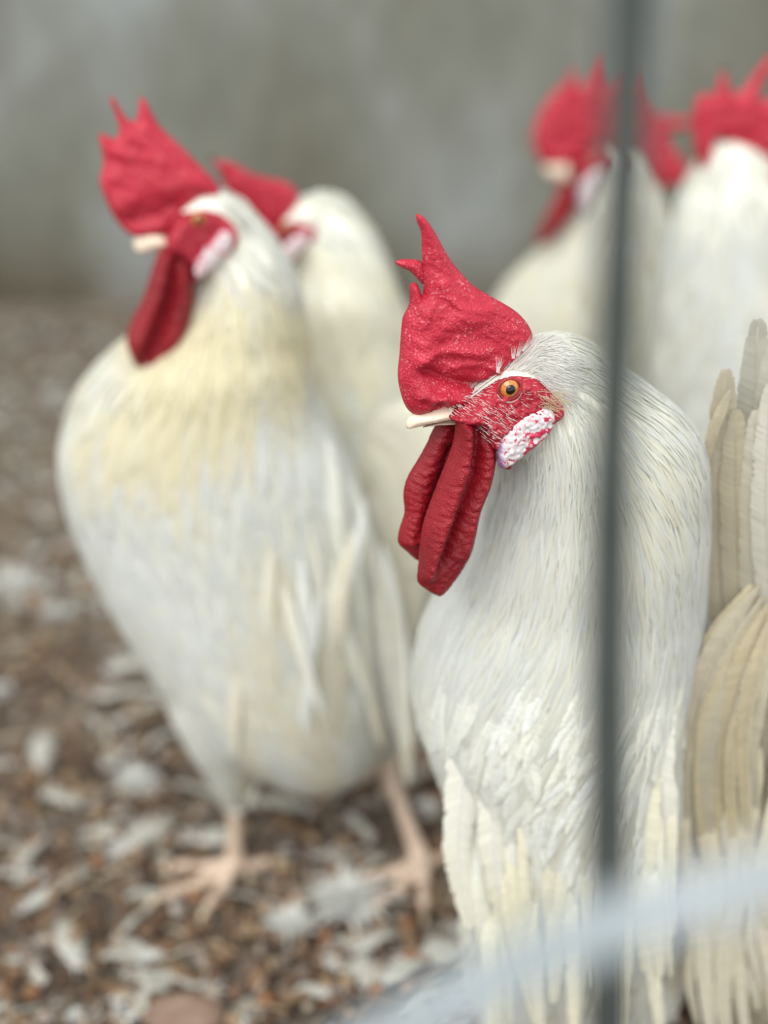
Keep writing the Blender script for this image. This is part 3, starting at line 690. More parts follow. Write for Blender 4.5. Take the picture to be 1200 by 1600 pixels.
# ---- the rooster standing on the left
def left_rooster():
    pl = Plane(308, 342, 0.845, 16)
    r = thing('rooster', 'white rooster standing whole on the left with yellow-stained neck and both legs showing', 'rooster', (-0.06, 0.87, 0))
    comb = [(172, 155), (177, 152), (186, 168), (197, 184), (211, 190), (216, 172), (220, 150), (229, 160), (238, 178), (252, 200), (280, 226), (310, 256), (332, 278), (344, 296), (338, 310), (312, 312), (295, 325), (272, 345), (258, 364), (236, 370),
            (210, 370), (190, 355), (175, 334), (165, 312), (156, 285), (160, 262), (161, 248), (157, 228), (155, 209), (168, 213), (181, 217), (186, 200), (179, 176)]
    rel = addf(ridge([(175, 330), (210, 300), (250, 290), (300, 280)], 16, .002), ridge([(200, 345), (240, 335), (265, 320)], 12, -.004), fnoise(40, 14, .0014, 3., .5), fnoise(12, 6, .0007, 5.))
    face = [(262, 352), (270, 338), (284, 328), (312, 320), (340, 324), (362, 343), (372, 365), (362, 390), (330, 405), (305, 442), (295, 415), (276, 398), (258, 388), (255, 370)]
    wat = [(258, 386), (280, 396), (296, 408), (304, 440), (302, 482), (292, 525), (272, 556), (250, 572), (230, 578), (212, 570), (202, 552), (197, 528), (206, 500), (222, 468), (234, 432), (244, 400)]
    wr = addf(ridge([(262, 400), (250, 450), (225, 510), (208, 545)], 12, .005), ridge([(270, 410), (262, 460), (245, 520), (225, 565)], 9, -.006), ridge([(285, 420), (285, 470), (270, 530)], 12, .004), fnoise(20, 8, .001, 4.))
    wat2 = [(250, 388), (270, 395), (270, 450), (250, 520), (225, 548), (205, 540), (202, 515), (222, 470), (236, 430)]
    ear = [(306, 436), (304, 415), (312, 398), (332, 372), (352, 358), (364, 366), (362, 388), (345, 408), (325, 426)]
    def et(x, y):
        d = seg_dist(np.stack([x, y], 1), np.array(ear, float)); right = np.clip((x + y * .8 - 668) / 12, 0, 1)
        return np.stack([0.34 * np.exp(-(d / 4) ** 2) * (.4 + .6 * right) + .03, x * 0, x * 0 + np.clip(1 - (x - 306) / 8, 0, 1) * np.clip((408 - y) / 5, 0, 1)], 1).clip(0, 1)
    H = dict(comb=[dict(poly=comb, T=.0068, R=.012, relief=rel)], face=face, faceT=.0165, face_relief=fnoise(12, 8, .0012, 2.), wattle=[[dict(poly=wat, T=.0045, R=.007, off=.006, relief=wr)], [dict(poly=wat2, T=.004, R=.007, off=-.006)]],
             beak=[dict(poly=[(262, 371), (242, 364), (225, 366), (211, 371), (209, 382), (214, 393), (226, 395), (246, 390), (264, 386)], T=.0062, R=.007, taper=lambda x, y: np.clip((x - 200) / 45, .3, 1))], ear=ear, earoff=.016, ear_tint=et, eye=(309, 342, .0040), eyeoff=.0155)
    head(r, pl, H)
    g = Geo(); p2 = [(288, 388), (300, 378), (314, 385), (312, 402), (304, 416), (296, 408)]
    pillow(g, pl, p2, .0172, .008, 0, .0012); g.obj('blue_cheek', simple('violet_cheek_skin', (.10, .06, .34), .5, nscale=300, c2=(.22, .05, .25)), r)
    g = Geo(); stain = Geo()
    crown = [(258, 372), (270, 335), (290, 315), (318, 298), (345, 298), (368, 320), (385, 350), (385, 400), (340, 430), (300, 420), (265, 395)]
    pillow(g, pl, crown, .0122, .014, 0, .0025)
    stack(g, [(300, 330, 352, .860, .008), (320, 322, 382, .864, .014), (350, 322, 408, .868, .022), (400, 308, 444, .866, .032), (450, 306, 465, .870, .040), (500, 262, 474, .874, .050), (530, 205, 478, .878, .058), (560, 165, 481, .872, .060), (600, 130, 486, .873, .064), (640, 110, 496, .874, .067),
              (700, 97, 530, .876, .070), (760, 103, 556, .877, .072), (820, 120, 574, .878, .073), (880, 148, 588, .878, .073), (940, 180, 598, .878, .073), (1000, 216, 604, .878, .072), (1060, 258, 604, .878, .070), (1110, 292, 602, .878, .065), (1150, 345, 600, .878, .056), (1180, 400, 590, .878, .046), (1205, 440, 540, .890, .030)])
    tube(g, [P(350, 1090, .86), P(352, 1150, .858), P(362, 1205, .862), P(366, 1250, .866)], [.040, .028, .017, .010])
    a, b, c = P(575, 1080, .93), P(585, 1130, .93), P(594, 1190, .93); tube(g, [a, b, c], [.036, .022, .010])
    V, Fc, bo = body(r, g, .0045, 6)
    skip0 = in_head(pl, [face, [(262, 380), (200, 400), (140, 250), (200, 100), (345, 290), (320, 310), (280, 330)]])
    flow = flowfield([(330, 310, 1, .2), (400, 360, .7, .8), (440, 450, .2, 1), (350, 480, -.1, 1), (250, 600, -.5, 1), (180, 620, -.6, 1), (140, 700, -.1, 1), (330, 620, -.1, 1), (450, 640, .1, 1), (520, 740, .2, 1), (200, 850, .4, 1), (350, 850, .2, 1), (300, 1000, .5, .9), (350, 1080, .6, .7), (450, 1000, .1, 1), (560, 900, 0, 1), (550, 1100, .05, 1), (450, 1150, .5, .6), (360, 1200, .1, 1)])
    wt = white_tint(.42, 12)
    def ti(px, py, p):
        c = wt(px, py, p); n = noise.noise(Vector(p) * 22) * .5 + .5; n2 = noise.noise(Vector((p[0] * 40, p[1] * 10, p[2] * 8))) * .5 + .5
        lim = 760 - abs(px - 300) * .3 - 260 * max(0, (px - 330)) / 150 * .5
        lim += (n2 - .5) * 190 + random.gauss(0, 28); f = 0
        if 400 < py < 790 and 120 < px < 482:
            e = min(1, (py - 400) / 60) * min(1, max(0, (lim - py) / 70)) * min(1, (px - 120) / 30)
            e *= (.55 + .9 * (n2 - .4)); f = max(0, min(.85, e * 1.25)) * (1 if not (px < 230 and py < 640 and px + py < 800) else .25)
        c = lerp(c, YEL, f)
        if py > 820 and n2 > .5 and px > 330: c = lerp(c, (.85, .80, .60), .6)
        return c
    plumage('plumage', r, V, Fc, 13000, flow, lambda px, py, p: .012 if py < 380 else (.035 if py < 600 else .045), lambda px, py, p: .0006 if py < 380 else (.0012 if py < 640 else .0026), ti, skip0, lift=.0022, K=6)
    pts = [P(x, y, .812 + (x - 520) * -.0000) for x, y in [(500, 760), (520, 790), (540, 770), (555, 820), (480, 830), (530, 850), (565, 870), (580, 900), (470, 880), (510, 920), (550, 940), (585, 960), (450, 900), (420, 930)]]
    bvh = BVHTree.FromPolygons(V, Fc); q = []
    for p in pts:
        d = (p - CAM).normalized(); hit = bvh.ray_cast(CAM, d)[0]
        if hit: q.append(hit - d * .002)
    q = [p + Vector((random.gauss(0, .012), 0, random.gauss(0, .02))) for p in q * 4]
    wing_of(r, q, .105, .0034, (.06, .0, -1), [WHITE, CREAM, (.84, .81, .68), WHITE], (-.15, -1, .2))
    barbed_cover('breast_feathers', r, V, Fc, 420, flow, .075, .0055, lambda: lerp(WHITE, CREAM, random.random()), lambda p, px, py: py > 780 and p[1] < .90, .0022)
    for k, (x0, y0, x1, y1, x2, y2) in enumerate([(560, 760, 612, 690, 640, 900), (565, 740, 625, 660, 660, 880), (555, 780, 600, 720, 622, 960), (560, 800, 610, 740, 640, 1000), (550, 830, 590, 800, 600, 1040), (565, 770, 640, 650, 675, 830), (560, 860, 600, 840, 628, 1080)]):
        g = Geo(); vane(g, [P(x0, y0, .92), P((x0 + x1) / 2, (y0 + y1) / 2 - 10, .915), P(x1, y1, .91), P((x1 + x2) / 2 + 12, (y1 + y2) / 2 - 10, .905), P(x2, y2, .90)], .0125, .0125, (-.2, -1, .15), [(.78, .74, .60), (.82, .79, .68), CREAM][k % 3], (.82, .80, .70), seed=k, rag=.08, n=26, blunt=.6); g.obj('tail_feather', M['quill'], r)
    f1 = ground(368, 1362, .005); h1 = P(366, 1235, .866); leg(r, h1, f1, 212)
    f2 = ground(660, 1360, .005); h2 = P(594, 1172, .93); leg(r, h2, f2, 232)
left_rooster()

def plain_rooster(label, loc, pl, H, k, secs, crown, faces, flow, tint, feet, extra=None, tail=None, vox=.006, n=5000, zc=None):
    r = thing('rooster', label, 'rooster', loc); head(r, pl, H, k)
    g = Geo()
    if crown: pillow(g, pl, crown, .0145 * k, .013 * k, 0, .003)
    stack(g, secs)
    if extra: extra(g)
    V, Fc, bo = body(r, g, vox, 5)
    plumage('plumage', r, V, Fc, n, flow, lambda px, py, p: .02 if p[2] > .45 else .045, lambda px, py, p: .0012 if p[2] > .42 else .0032, tint, in_head(pl, faces) if faces else None, lift=.0025, K=5)
    if tail:
        for k_, it in enumerate(tail):
            g = Geo(); vane(g, it[0], it[1], it[1], it[2], CREAM, it[3] if len(it) > 3 else WHITE, seed=k_); g.obj('tail_feather', M['quill'], r)
    for h, f, yaw in feet: leg(r, h, f, yaw)
    return r

# ---- behind the left one
def second_left():
    pl = Plane(440, 350, 1.0, 30)
    comb = [(326, 242), (342, 252), (362, 254), (390, 270), (412, 277), (432, 281), (450, 286), (462, 296), (467, 308), (462, 325), (452, 342), (436, 354), (418, 356), (400, 340), (380, 322), (362, 306), (352, 290), (345, 272)]
    face = [(410, 355), (432, 345), (452, 338), (475, 342), (487, 352), (484, 372), (466, 384), (448, 395), (430, 385), (415, 372)]
    ear = [(440, 392), (452, 376), (470, 364), (482, 362), (480, 380), (468, 395), (452, 412), (442, 416)]
    H = dict(comb=[dict(poly=comb, T=.006, R=.012, relief=fnoise(25, 12, .002, 1.))], face=face, faceT=.016, wattle=[[dict(poly=[(405, 380), (425, 380), (432, 410), (425, 450), (405, 480), (388, 470), (390, 430)], off=.006)], [dict(poly=[(400, 380), (420, 380), (424, 410), (415, 450), (395, 470), (382, 450), (386, 420)], off=-.006)]],
             beak=[dict(poly=[(410, 366), (395, 364), (380, 370), (376, 382), (392, 384), (410, 380)], T=.006)], ear=ear, eye=(445, 356, .004), sp=.002)
    tw = white_tint(.7, 10)
    def ti(px, py, p):
        c = tw(px, py, p)
        if 380 < py < 560: c = lerp(c, (.88, .84, .62), .5)
        if px > 590 and py > 620: c = lerp(c, (.82, .77, .62), .6)
        return c
    plain_rooster('blurred white rooster standing behind the left one, red comb leaning over that bird\'s nape', (.0, 1.03, 0), pl, H, 1.0,
        [(303, 484, 508, 1.03, .010), (315, 472, 540, 1.03, .022), (335, 468, 560, 1.032, .030), (360, 466, 580, 1.034, .036), (400, 452, 600, 1.034, .046), (450, 446, 617, 1.02, .055), (520, 436, 643, 1.03, .065), (600, 430, 664, 1.03, .074), (700, 430, 684, 1.03, .080),
         (800, 440, 696, 1.03, .085), (900, 460, 700, 1.03, .085), (1000, 500, 698, 1.03, .078), (1060, 560, 690, 1.03, .065), (1095, 600, 670, 1.03, .045)],
        [(415, 370), (430, 345), (455, 320), (480, 306), (505, 330), (505, 390), (480, 410), (450, 405), (425, 388)], [face],
        flowfield([(480, 310, 1, .2), (560, 380, .5, .9), (600, 450, .35, 1), (500, 500, 0, 1), (600, 700, 0, 1), (640, 950, -.1, 1)]), ti,
        [((.012, 1.03, .10), (.012, 1.00, 0), 215), ((.036, 1.06, .10), (.046, 1.05, 0), 225)],
        extra=lambda g: (ellipsoid(g, P(640, 760, 1.08), Vector((.05, .02, 0)), Vector((.04, .08, 0)), Vector((0, .02, .075))), tube(g, [P(640, 1000, 1.04), Vector((.012, 1.03, .13)), Vector((.012, 1.03, .09))], [.04, .026, .011]), tube(g, [P(660, 1000, 1.06), Vector((.036, 1.06, .13)), Vector((.036, 1.06, .09))], [.04, .024, .011])),
        tail=[([P(650, 700, 1.15) + Vector((0, 0, 0)), P(690 + 6 * k, 640 + 10 * k, 1.2), P(725 + 6 * k, 660 + 20 * k, 1.23), P(745 + 6 * k, 740 + 25 * k, 1.25)], .014, (-.3, -1, .2)) for k in range(6)])
second_left()

# ---- far right pair
def far_middle():
    pl = Plane(935, 248, 1.40, 10)
    comb = [(833, 218), (835, 198), (841, 180), (852, 162), (866, 145), (880, 132), (889, 122), (897, 104), (902, 122), (906, 136), (916, 134), (926, 118), (936, 104), (947, 86), (952, 112), (960, 130), (975, 128), (988, 110), (995, 135), (1003, 160), (1018, 176), (1048, 183), (1082, 187), (1076, 200), (1042, 208),
            (1046, 224), (1060, 242), (1076, 266), (1068, 284), (1045, 292), (1022, 292), (1004, 272), (980, 240), (950, 226), (925, 230), (907, 243), (896, 258), (872, 260), (852, 258), (838, 242)]
    face = [(896, 258), (912, 238), (943, 230), (965, 240), (966, 262), (945, 275), (922, 286), (900, 284)]
    ear = [(904, 305), (912, 284), (932, 268), (952, 264), (958, 280), (946, 300), (928, 325), (912, 330)]
    H = dict(comb=[dict(poly=comb, T=.0065, R=.012, relief=fnoise(25, 12, .002, 1.))], face=face, faceT=.0165,
             wattle=[[dict(poly=[(880, 284), (898, 284), (903, 298), (900, 326), (882, 352), (862, 376), (845, 384), (838, 372), (850, 345), (868, 315)], off=.006)], [dict(poly=[(878, 284), (894, 284), (895, 310), (880, 340), (860, 360), (848, 360), (852, 340), (866, 312)], off=-.006)]],
             beak=[dict(poly=[(888, 256), (868, 255), (853, 257), (850, 266), (860, 278), (875, 283), (892, 280)], T=.006)], ear=ear, eye=(932, 250, .004), sp=.0022,
             ear_tint=lambda x, y: np.stack([x * 0, x * 0, np.clip(1 - (x - 903) / 12, 0, 1) * .6], 1))
    tw = white_tint(.75, 10)
    b = P(980, 620, 1.58)
    plain_rooster('faraway blurred white rooster half hidden behind the vertical wire, facing left', (.22, 1.45, 0), pl, H, 1.1,
        [(228, 955, 985, 1.43, .008), (245, 945, 1000, 1.43, .016), (270, 935, 1014, 1.43, .024), (300, 910, 1028, 1.412, .034), (350, 886, 1044, 1.416, .042), (380, 860, 1052, 1.420, .050), (420, 818, 1060, 1.425, .060), (455, 784, 1066, 1.430, .068), (500, 762, 1070, 1.435, .076), (560, 748, 1076, 1.440, .082),
         (650, 738, 1080, 1.440, .086), (730, 745, 1078, 1.440, .084), (800, 770, 1070, 1.440, .075), (860, 810, 1050, 1.440, .055)],
        [(900, 262), (915, 242), (940, 232), (975, 230), (1000, 250), (1000, 310), (940, 320), (910, 300)], [face],
        flowfield([(960, 230, 1, .3), (960, 350, -.2, 1), (860, 420, -.5, 1), (1040, 350, .2, 1), (900, 700, 0, 1)]), lambda px, py, p: lerp(tw(px, py, p), (.80, .77, .64), .35),
        [((.19, 1.44, .10), (.185, 1.41, 0), 190), ((.225, 1.47, .10), (.23, 1.45, 0), 200)],
        extra=lambda g: (ellipsoid(g, P(960, 560, 1.52), Vector((.05, .02, 0)), Vector((.05, .10, 0)), Vector((0, .02, .07))), tube(g, [Vector((.19, 1.44, .2)), Vector((.19, 1.44, .14)), Vector((.19, 1.44, .09))], [.04, .03, .011]), tube(g, [Vector((.225, 1.47, .2)), Vector((.225, 1.47, .14)), Vector((.225, 1.47, .09))], [.04, .03, .011])),
        tail=[([b, b + Vector((.04, .03, .02)), b + Vector((.08, .05, .0 - k * .01)), b + Vector((.10, .06, -.06 - k * .012))], .014, (-.2, -1, .2)) for k in range(6)])
far_middle()
def far_right():
    pl = Plane(1140, 240, 1.13, 12, side=1)
    comb = [(1082, 195), (1084, 168), (1092, 150), (1104, 146), (1116, 150), (1122, 128), (1130, 104), (1137, 128), (1146, 148), (1160, 140), (1176, 120), (1192, 98), (1212, 84), (1208, 104), (1192, 130), (1186, 152), (1200, 156), (1225, 150), (1250, 130), (1262, 150), (1270, 200), (1262, 260), (1235, 300), (1205, 288), (1185, 258), (1160, 235), (1135, 222), (1118, 218), (1112, 240), (1106, 262), (1094, 262), (1086, 236)]
    H = dict(comb=[dict(poly=comb, T=.0065, R=.012, relief=fnoise(25, 12, .002, 1.))], face=[(1190, 262), (1225, 262), (1250, 285), (1240, 320), (1205, 325), (1185, 300)], faceT=.0165, beak=[dict(poly=[(1240, 285), (1262, 288), (1285, 298), (1284, 308), (1262, 308), (1240, 304)], T=.006)],
             wattle=[[dict(poly=[(1225, 318), (1250, 312), (1262, 350), (1258, 400), (1238, 420), (1226, 390)], off=.006)], [dict(poly=[(1225, 318), (1246, 312), (1256, 350), (1250, 390), (1236, 400), (1226, 380)], off=-.006)]], ear=[(1185, 310), (1200, 300), (1212, 312), (1205, 345), (1190, 355), (1182, 335)], eye=(1222, 285, .004), sp=.0022)
    tw = white_tint(.5, 10)
    b = P(1120, 700, 1.3)
    plain_rooster('faraway blurred white rooster at the right edge, red comb cut by the frame', (.33, 1.18, 0), pl, H, 1.0,
        [(216, 1118, 1150, 1.135, .010), (226, 1108, 1168, 1.136, .018), (260, 1086, 1200, 1.138, .028), (310, 1061, 1222, 1.14, .036), (370, 1043, 1236, 1.145, .045), (430, 1030, 1250, 1.15, .055), (500, 1020, 1262, 1.155, .064), (560, 1013, 1272, 1.16, .072), (650, 1008, 1284, 1.165, .080), (740, 1010, 1290, 1.17, .084),
         (830, 1020, 1286, 1.17, .084), (920, 1045, 1270, 1.17, .075), (990, 1090, 1230, 1.17, .05)],
        [(1110, 240), (1130, 220), (1170, 225), (1215, 262), (1235, 300), (1215, 340), (1160, 350), (1110, 300)], [[(1190, 262), (1225, 262), (1250, 285), (1240, 320), (1205, 325), (1185, 300)]],
        flowfield([(1120, 240, -.6, 1), (1180, 280, .4, 1), (1060, 400, -.2, 1), (1150, 500, 0, 1), (1100, 800, .1, 1)]), tw,
        [((.30, 1.17, .10), (.30, 1.15, 0), 300), ((.36, 1.19, .10), (.365, 1.17, 0), 310)],
        extra=lambda g: (ellipsoid(g, P(1110, 620, 1.20), Vector((.05, .02, 0)), Vector((-.03, .07, 0)), Vector((0, .02, .075))), tube(g, [Vector((.30, 1.17, .2)), Vector((.30, 1.17, .14)), Vector((.30, 1.17, .09))], [.04, .03, .011]), tube(g, [Vector((.36, 1.19, .2)), Vector((.36, 1.19, .14)), Vector((.36, 1.19, .09))], [.04, .03, .011])),
        tail=[([b, b + Vector((-.01, .05, .03)), b + Vector((-.02, .09, .0 - k * .01)), b + Vector((-.02, .12, -.06 - k * .012))], .014, (.2, -1, .2)) for k in range(6)])
far_right()

# ---- the bird turned away at the right edge: rump, flank and upright tail
def tail_rooster():
    r = thing('rooster', 'rooster at the right edge showing only its dirty buff tail, tinted darker for backlit shade, and fluffy rump', 'rooster', (.24, .66, 0))
    g = Geo()
    stack(g, [(905, 1190, 1300, .68, .016), (960, 1165, 1380, .69, .030), (1050, 1120, 1440, .69, .046), (1150, 1100, 1480, .69, .058), (1250, 1100, 1500, .69, .062), (1350, 1106, 1500, .69, .064), (1450, 1112, 1490, .69, .064), (1550, 1130, 1470, .69, .06), (1650, 1160, 1430, .69, .05)])
    ellipsoid(g, Vector((.30, .70, .27)), Vector((.12, .03, .01)), Vector((-.01, .065, 0)), Vector((-.01, 0, .085)))
    tube(g, spline([(.37, .73, .29), (.41, .74, .36), (.43, .74, .42), (.435, .74, .455)], 8), [.055, .048, .040, .034, .028, .024, .021, .018])
    ellipsoid(g, Vector((.45, .74, .465)), Vector((.028, .004, 0)), Vector((-.002, .017, 0)), Vector((0, 0, .02)))
    for s in (-1, 1): tube(g, [(.27, .68 + .03 * s, .20), (.27, .68 + .03 * s, .13), (.275, .68 + .03 * s, .085)], [.04, .028, .011])
    V, Fc, bo = body(r, g, .004, 5)
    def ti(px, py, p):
        n = noise.noise(Vector(p) * 30) * .5 + .5; c = lerp((.66, .60, .42), (.74, .70, .56), n); return lerp(c, WHITE, .6 if p[2] > .33 else 0)  # dirty cream rump, its tint also lowered to carry the shade
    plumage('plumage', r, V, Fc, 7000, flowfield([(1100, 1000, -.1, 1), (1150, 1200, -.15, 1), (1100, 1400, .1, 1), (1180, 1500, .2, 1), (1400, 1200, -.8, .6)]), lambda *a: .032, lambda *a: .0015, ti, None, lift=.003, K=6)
    B1 = (.52, .47, .36); B2 = (.47, .41, .29); B3 = (.60, .58, .50); B4 = (.64, .56, .37)  # dirty buff tints, darkened further to paint in the backlit shade
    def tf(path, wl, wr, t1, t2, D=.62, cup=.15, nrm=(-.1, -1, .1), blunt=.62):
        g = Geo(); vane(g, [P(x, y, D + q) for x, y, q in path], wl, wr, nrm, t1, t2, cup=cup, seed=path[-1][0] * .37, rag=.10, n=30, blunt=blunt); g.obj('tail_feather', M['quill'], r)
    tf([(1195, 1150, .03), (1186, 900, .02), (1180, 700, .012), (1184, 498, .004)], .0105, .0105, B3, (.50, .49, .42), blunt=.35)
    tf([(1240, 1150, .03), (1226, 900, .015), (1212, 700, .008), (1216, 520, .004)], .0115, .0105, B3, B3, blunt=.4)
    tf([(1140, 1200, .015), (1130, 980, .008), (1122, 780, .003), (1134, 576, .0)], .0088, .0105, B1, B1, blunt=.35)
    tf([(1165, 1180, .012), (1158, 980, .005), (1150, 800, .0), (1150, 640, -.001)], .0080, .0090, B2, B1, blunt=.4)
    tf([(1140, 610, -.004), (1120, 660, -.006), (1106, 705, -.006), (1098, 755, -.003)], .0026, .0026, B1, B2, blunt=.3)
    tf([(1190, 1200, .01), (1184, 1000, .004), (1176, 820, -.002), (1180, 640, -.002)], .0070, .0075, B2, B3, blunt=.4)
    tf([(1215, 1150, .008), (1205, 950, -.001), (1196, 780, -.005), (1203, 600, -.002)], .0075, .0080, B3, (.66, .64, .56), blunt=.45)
    q = random.Random(9)
    for k in range(31):      # coverts arching off the tail's root and falling over the flank
        a = ((k * 12) % 31) / 30; j_ = q.uniform(-30, 30); e = q.uniform(-50, 60); dd = -.004 - .012 * a + q.uniform(-.004, .002)
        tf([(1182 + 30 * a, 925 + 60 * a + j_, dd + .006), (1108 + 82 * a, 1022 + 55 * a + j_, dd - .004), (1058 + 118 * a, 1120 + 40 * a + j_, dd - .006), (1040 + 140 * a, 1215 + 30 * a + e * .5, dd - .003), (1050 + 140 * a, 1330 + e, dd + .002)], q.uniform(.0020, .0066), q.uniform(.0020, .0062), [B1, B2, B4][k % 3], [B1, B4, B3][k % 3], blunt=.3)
    for k in range(36):      # paler fluff lower down
        a = ((k * 13) % 36) / 35; y_ = 1190 + q.uniform(-30, 170); dd = -.002 - .014 * a + q.uniform(-.004, .004); L_ = q.uniform(220, 330); bx = 1075 + 150 * a
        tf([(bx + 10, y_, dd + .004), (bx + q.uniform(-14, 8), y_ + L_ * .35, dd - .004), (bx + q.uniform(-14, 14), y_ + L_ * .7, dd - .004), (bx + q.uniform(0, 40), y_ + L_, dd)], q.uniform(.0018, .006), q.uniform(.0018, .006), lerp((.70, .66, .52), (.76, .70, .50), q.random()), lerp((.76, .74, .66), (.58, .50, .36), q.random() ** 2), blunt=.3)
    # head end outside the frame
    pl = Plane(0, 0, 1, 6, side=1); pl.o = Vector((.468, .74, .468))
    def L(u, v): return pix(pl.pt(u, v))
    H = dict(comb=[dict(poly=[L(*q) for q in ((-.032, .015), (-.03, .04), (-.012, .03), (-.005, .055), (.006, .034), (.018, .052), (.022, .03), (.036, .02), (.03, .004), (0, .008))])], face=[L(*q) for q in ((-.014, .004), (-.002, .012), (.012, .009), (.02, -.002), (.01, -.014), (-.008, -.012))],
             beak=[dict(poly=[L(*q) for q in ((.014, .004), (.026, .004), (.036, -.004), (.026, -.008), (.014, -.006))])], wattle=[[dict(poly=[L(*q) for q in ((.006, -.010), (.018, -.010), (.022, -.03), (.014, -.048), (.006, -.035))], off=s)] for s in (.006, -.006)],
             ear=[L(*q) for q in ((-.016, -.004), (-.008, -.004), (-.008, -.02), (-.016, -.022))], eye=(*L(.004, 0), .004), sp=.002)
    head(r, pl, H)
    for s in (-1, 1): leg(r, (.275, .68 + .03 * s, .10), (.29, .68 + .035 * s, 0), 8 * s)
tail_rooster()

# ------------------------------------------------------------------ litter on the floor
def litter():
    g = Geo(); cols = [(.20, .12, .07), (.30, .19, .11), (.42, .29, .17), (.55, .42, .27), (.14, .085, .055), (.36, .30, .25), (.62, .55, .45), (.48, .24, .10), (.70, .66, .60), (.40, .36, .33)]
    wts = np.array([4, 5, 4, 3, 5, 4, 1.6, 1.2, .8, 2.5]); wts /= wts.sum()
    cols = [tuple(x * q for x, q in zip(c, (.60, .58, .57))) for c in cols]
    n = 15000; ys = .45 + (WALL_D - .5) * rng.random(n) ** 1.7; xs = rng.uniform(-1, 1, n) * (.16 + .36 * ys)
    ck = rng.choice(len(cols), n, p=wts)
    for i in range(n):
        x, y = xs[i], ys[i]; sz = rng.uniform(.0020, .0070) * (1 + .5 * (y > 1.3)); el = rng.uniform(.5, 1.6); a = rng.uniform(0, 6.28)
        R = np.array([[math.cos(a), -math.sin(a)], [math.sin(a), math.cos(a)]]); z = rng.uniform(-.001, .006)
        vs = []
        for k in range(6):
            t = k * math.pi / 3; q = R @ np.array([math.cos(t) * sz * el, math.sin(t) * sz / el ** .5]) * rng.uniform(.8, 1.15)
            vs.append((x + q[0], y + q[1], z))
        h = sz * rng.uniform(.5, 1.2); top = [(x + (v_[0] - x) * .6, y + (v_[1] - y) * .6, z + h + rng.uniform(0, .001)) for v_ in vs]
        c = cols[ck[i]]; far = min(1, max(0, (y - 1.0) / .8)); c = lerp(c, (.21, .195, .155), far * .8)
        g.add(vs + top, [(k, (k + 1) % 6, 6 + (k + 1) % 6, 6 + k) for k in range(6)] + [tuple(range(6, 12))], [c] * 12)
    for i in range(900):   # straw and shavings
        y = .5 + 1.7 * random.random() ** 1.6; x = random.uniform(-1, 1) * (.16 + .34 * y); a = random.uniform(0, 6.28); L = random.uniform(.012, .045); d = Vector((math.cos(a), math.sin(a), random.uniform(-.1, .1))) * L
        p = Vector((x, y, random.uniform(.003, .009))); tube(g, [p, p + d * .5 + Vector((0, 0, .002)), p + d], [.0011, .0012, .0009], 5, random.choice([(.42, .34, .22), (.32, .24, .16), (.50, .44, .34), (.25, .18, .12)]))
    o = g.obj('bedding_litter', M['litter'], smooth=True); tag(o, 'loose brown and tan chips, pellets and straw littering the floor', 'litter', kind='stuff')
litter()

# ------------------------------------------------------------------ loose feathers
def feather_mesh(kind, s):
    g = Geo(); rr = random.Random(s)
    if kind == 'down':      # fluffy ball of barbs
        for k in range(150):
            a = rr.uniform(0, 6.28); e = rr.uniform(-.1, 1.2); L = rr.uniform(.010, .020); d = Vector((math.cos(a) * math.cos(e), math.sin(a) * math.cos(e), math.sin(e) * .55)); b = Vector((rr.gauss(0, .002), rr.gauss(0, .002), .002))
            n = Vector((0, 0, 1)) if abs(d.z) < .8 else Vector((1, 0, 0)); sd_ = d.cross(n).normalized(); vs = []
            for q in range(4): t = q / 3; p = b + d * L * t + Vector((rr.gauss(0, .0006), rr.gauss(0, .0006), 0)) - Vector((0, 0, .002 * t * t)); w_ = .0011 * (1 - t * .7); vs += [p - sd_ * w_, p + sd_ * w_]
            g.add(vs, [(2 * q, 2 * q + 1, 2 * q + 3, 2 * q + 2) for q in range(3)], [(.74, .75, .72)] * 8, [(.1, .1)] * 8)
    else:
        L = .045 if kind == 'body' else .075; w_ = .009 if kind == 'body' else .0075; bend = rr.uniform(-.012, .012)
        vane(g, [(0, 0, .0), (L * .3, bend * .5, .005), (L * .7, bend, .006), (L, bend * .6, .001)], w_ * 1.1, w_ * .8, (rr.uniform(-.3, .3), rr.uniform(-.4, .2), 1), (.66, .67, .62), (.52, .50, .43), n=14, seed=s, rag=.18, cup=.3)
        tube(g, [(-L * .25, -bend * .3, .001), (0, 0, .001), (L * .8, bend, .0058)], [.0006, .0008, .0003], 6, (.85, .82, .74))
        for k in range(24):   # loose downy barbs at the quill end
            a = rr.uniform(-1.3, 1.3) + math.pi * (1 if rr.random() < .5 else 0) * .0 + rr.choice((1.57, -1.57)); d = Vector((math.cos(a), math.sin(a), rr.uniform(0, .6))); b = Vector((rr.uniform(-.006, .010), 0, .002)); l = rr.uniform(.006, .012); sd_ = Vector((-d.y, d.x, 0))
            g.add([b - sd_ * .0005, b + sd_ * .0005, b + d * l + sd_ * .0002, b + d * l - sd_ * .0002], [(0, 1, 2, 3)], [(.88, .88, .86)] * 4, [(.1, .1)] * 4)
    return g
protos = {}
def loose(kind, s, pos, rz, scale, label, group, tilt=0.0):
    key = (kind, s)
    if key not in protos:
        o = feather_mesh(kind, s).obj('feather', M['quill'] if kind != 'down' else M['plume']); protos[key] = o
    else:
        o = protos[key].copy(); C.objects.link(o)
    o.location = pos; o.rotation_euler = (tilt, 0, rz); o.scale = (scale,) * 3
    tag(o, label, 'feather', group); return o
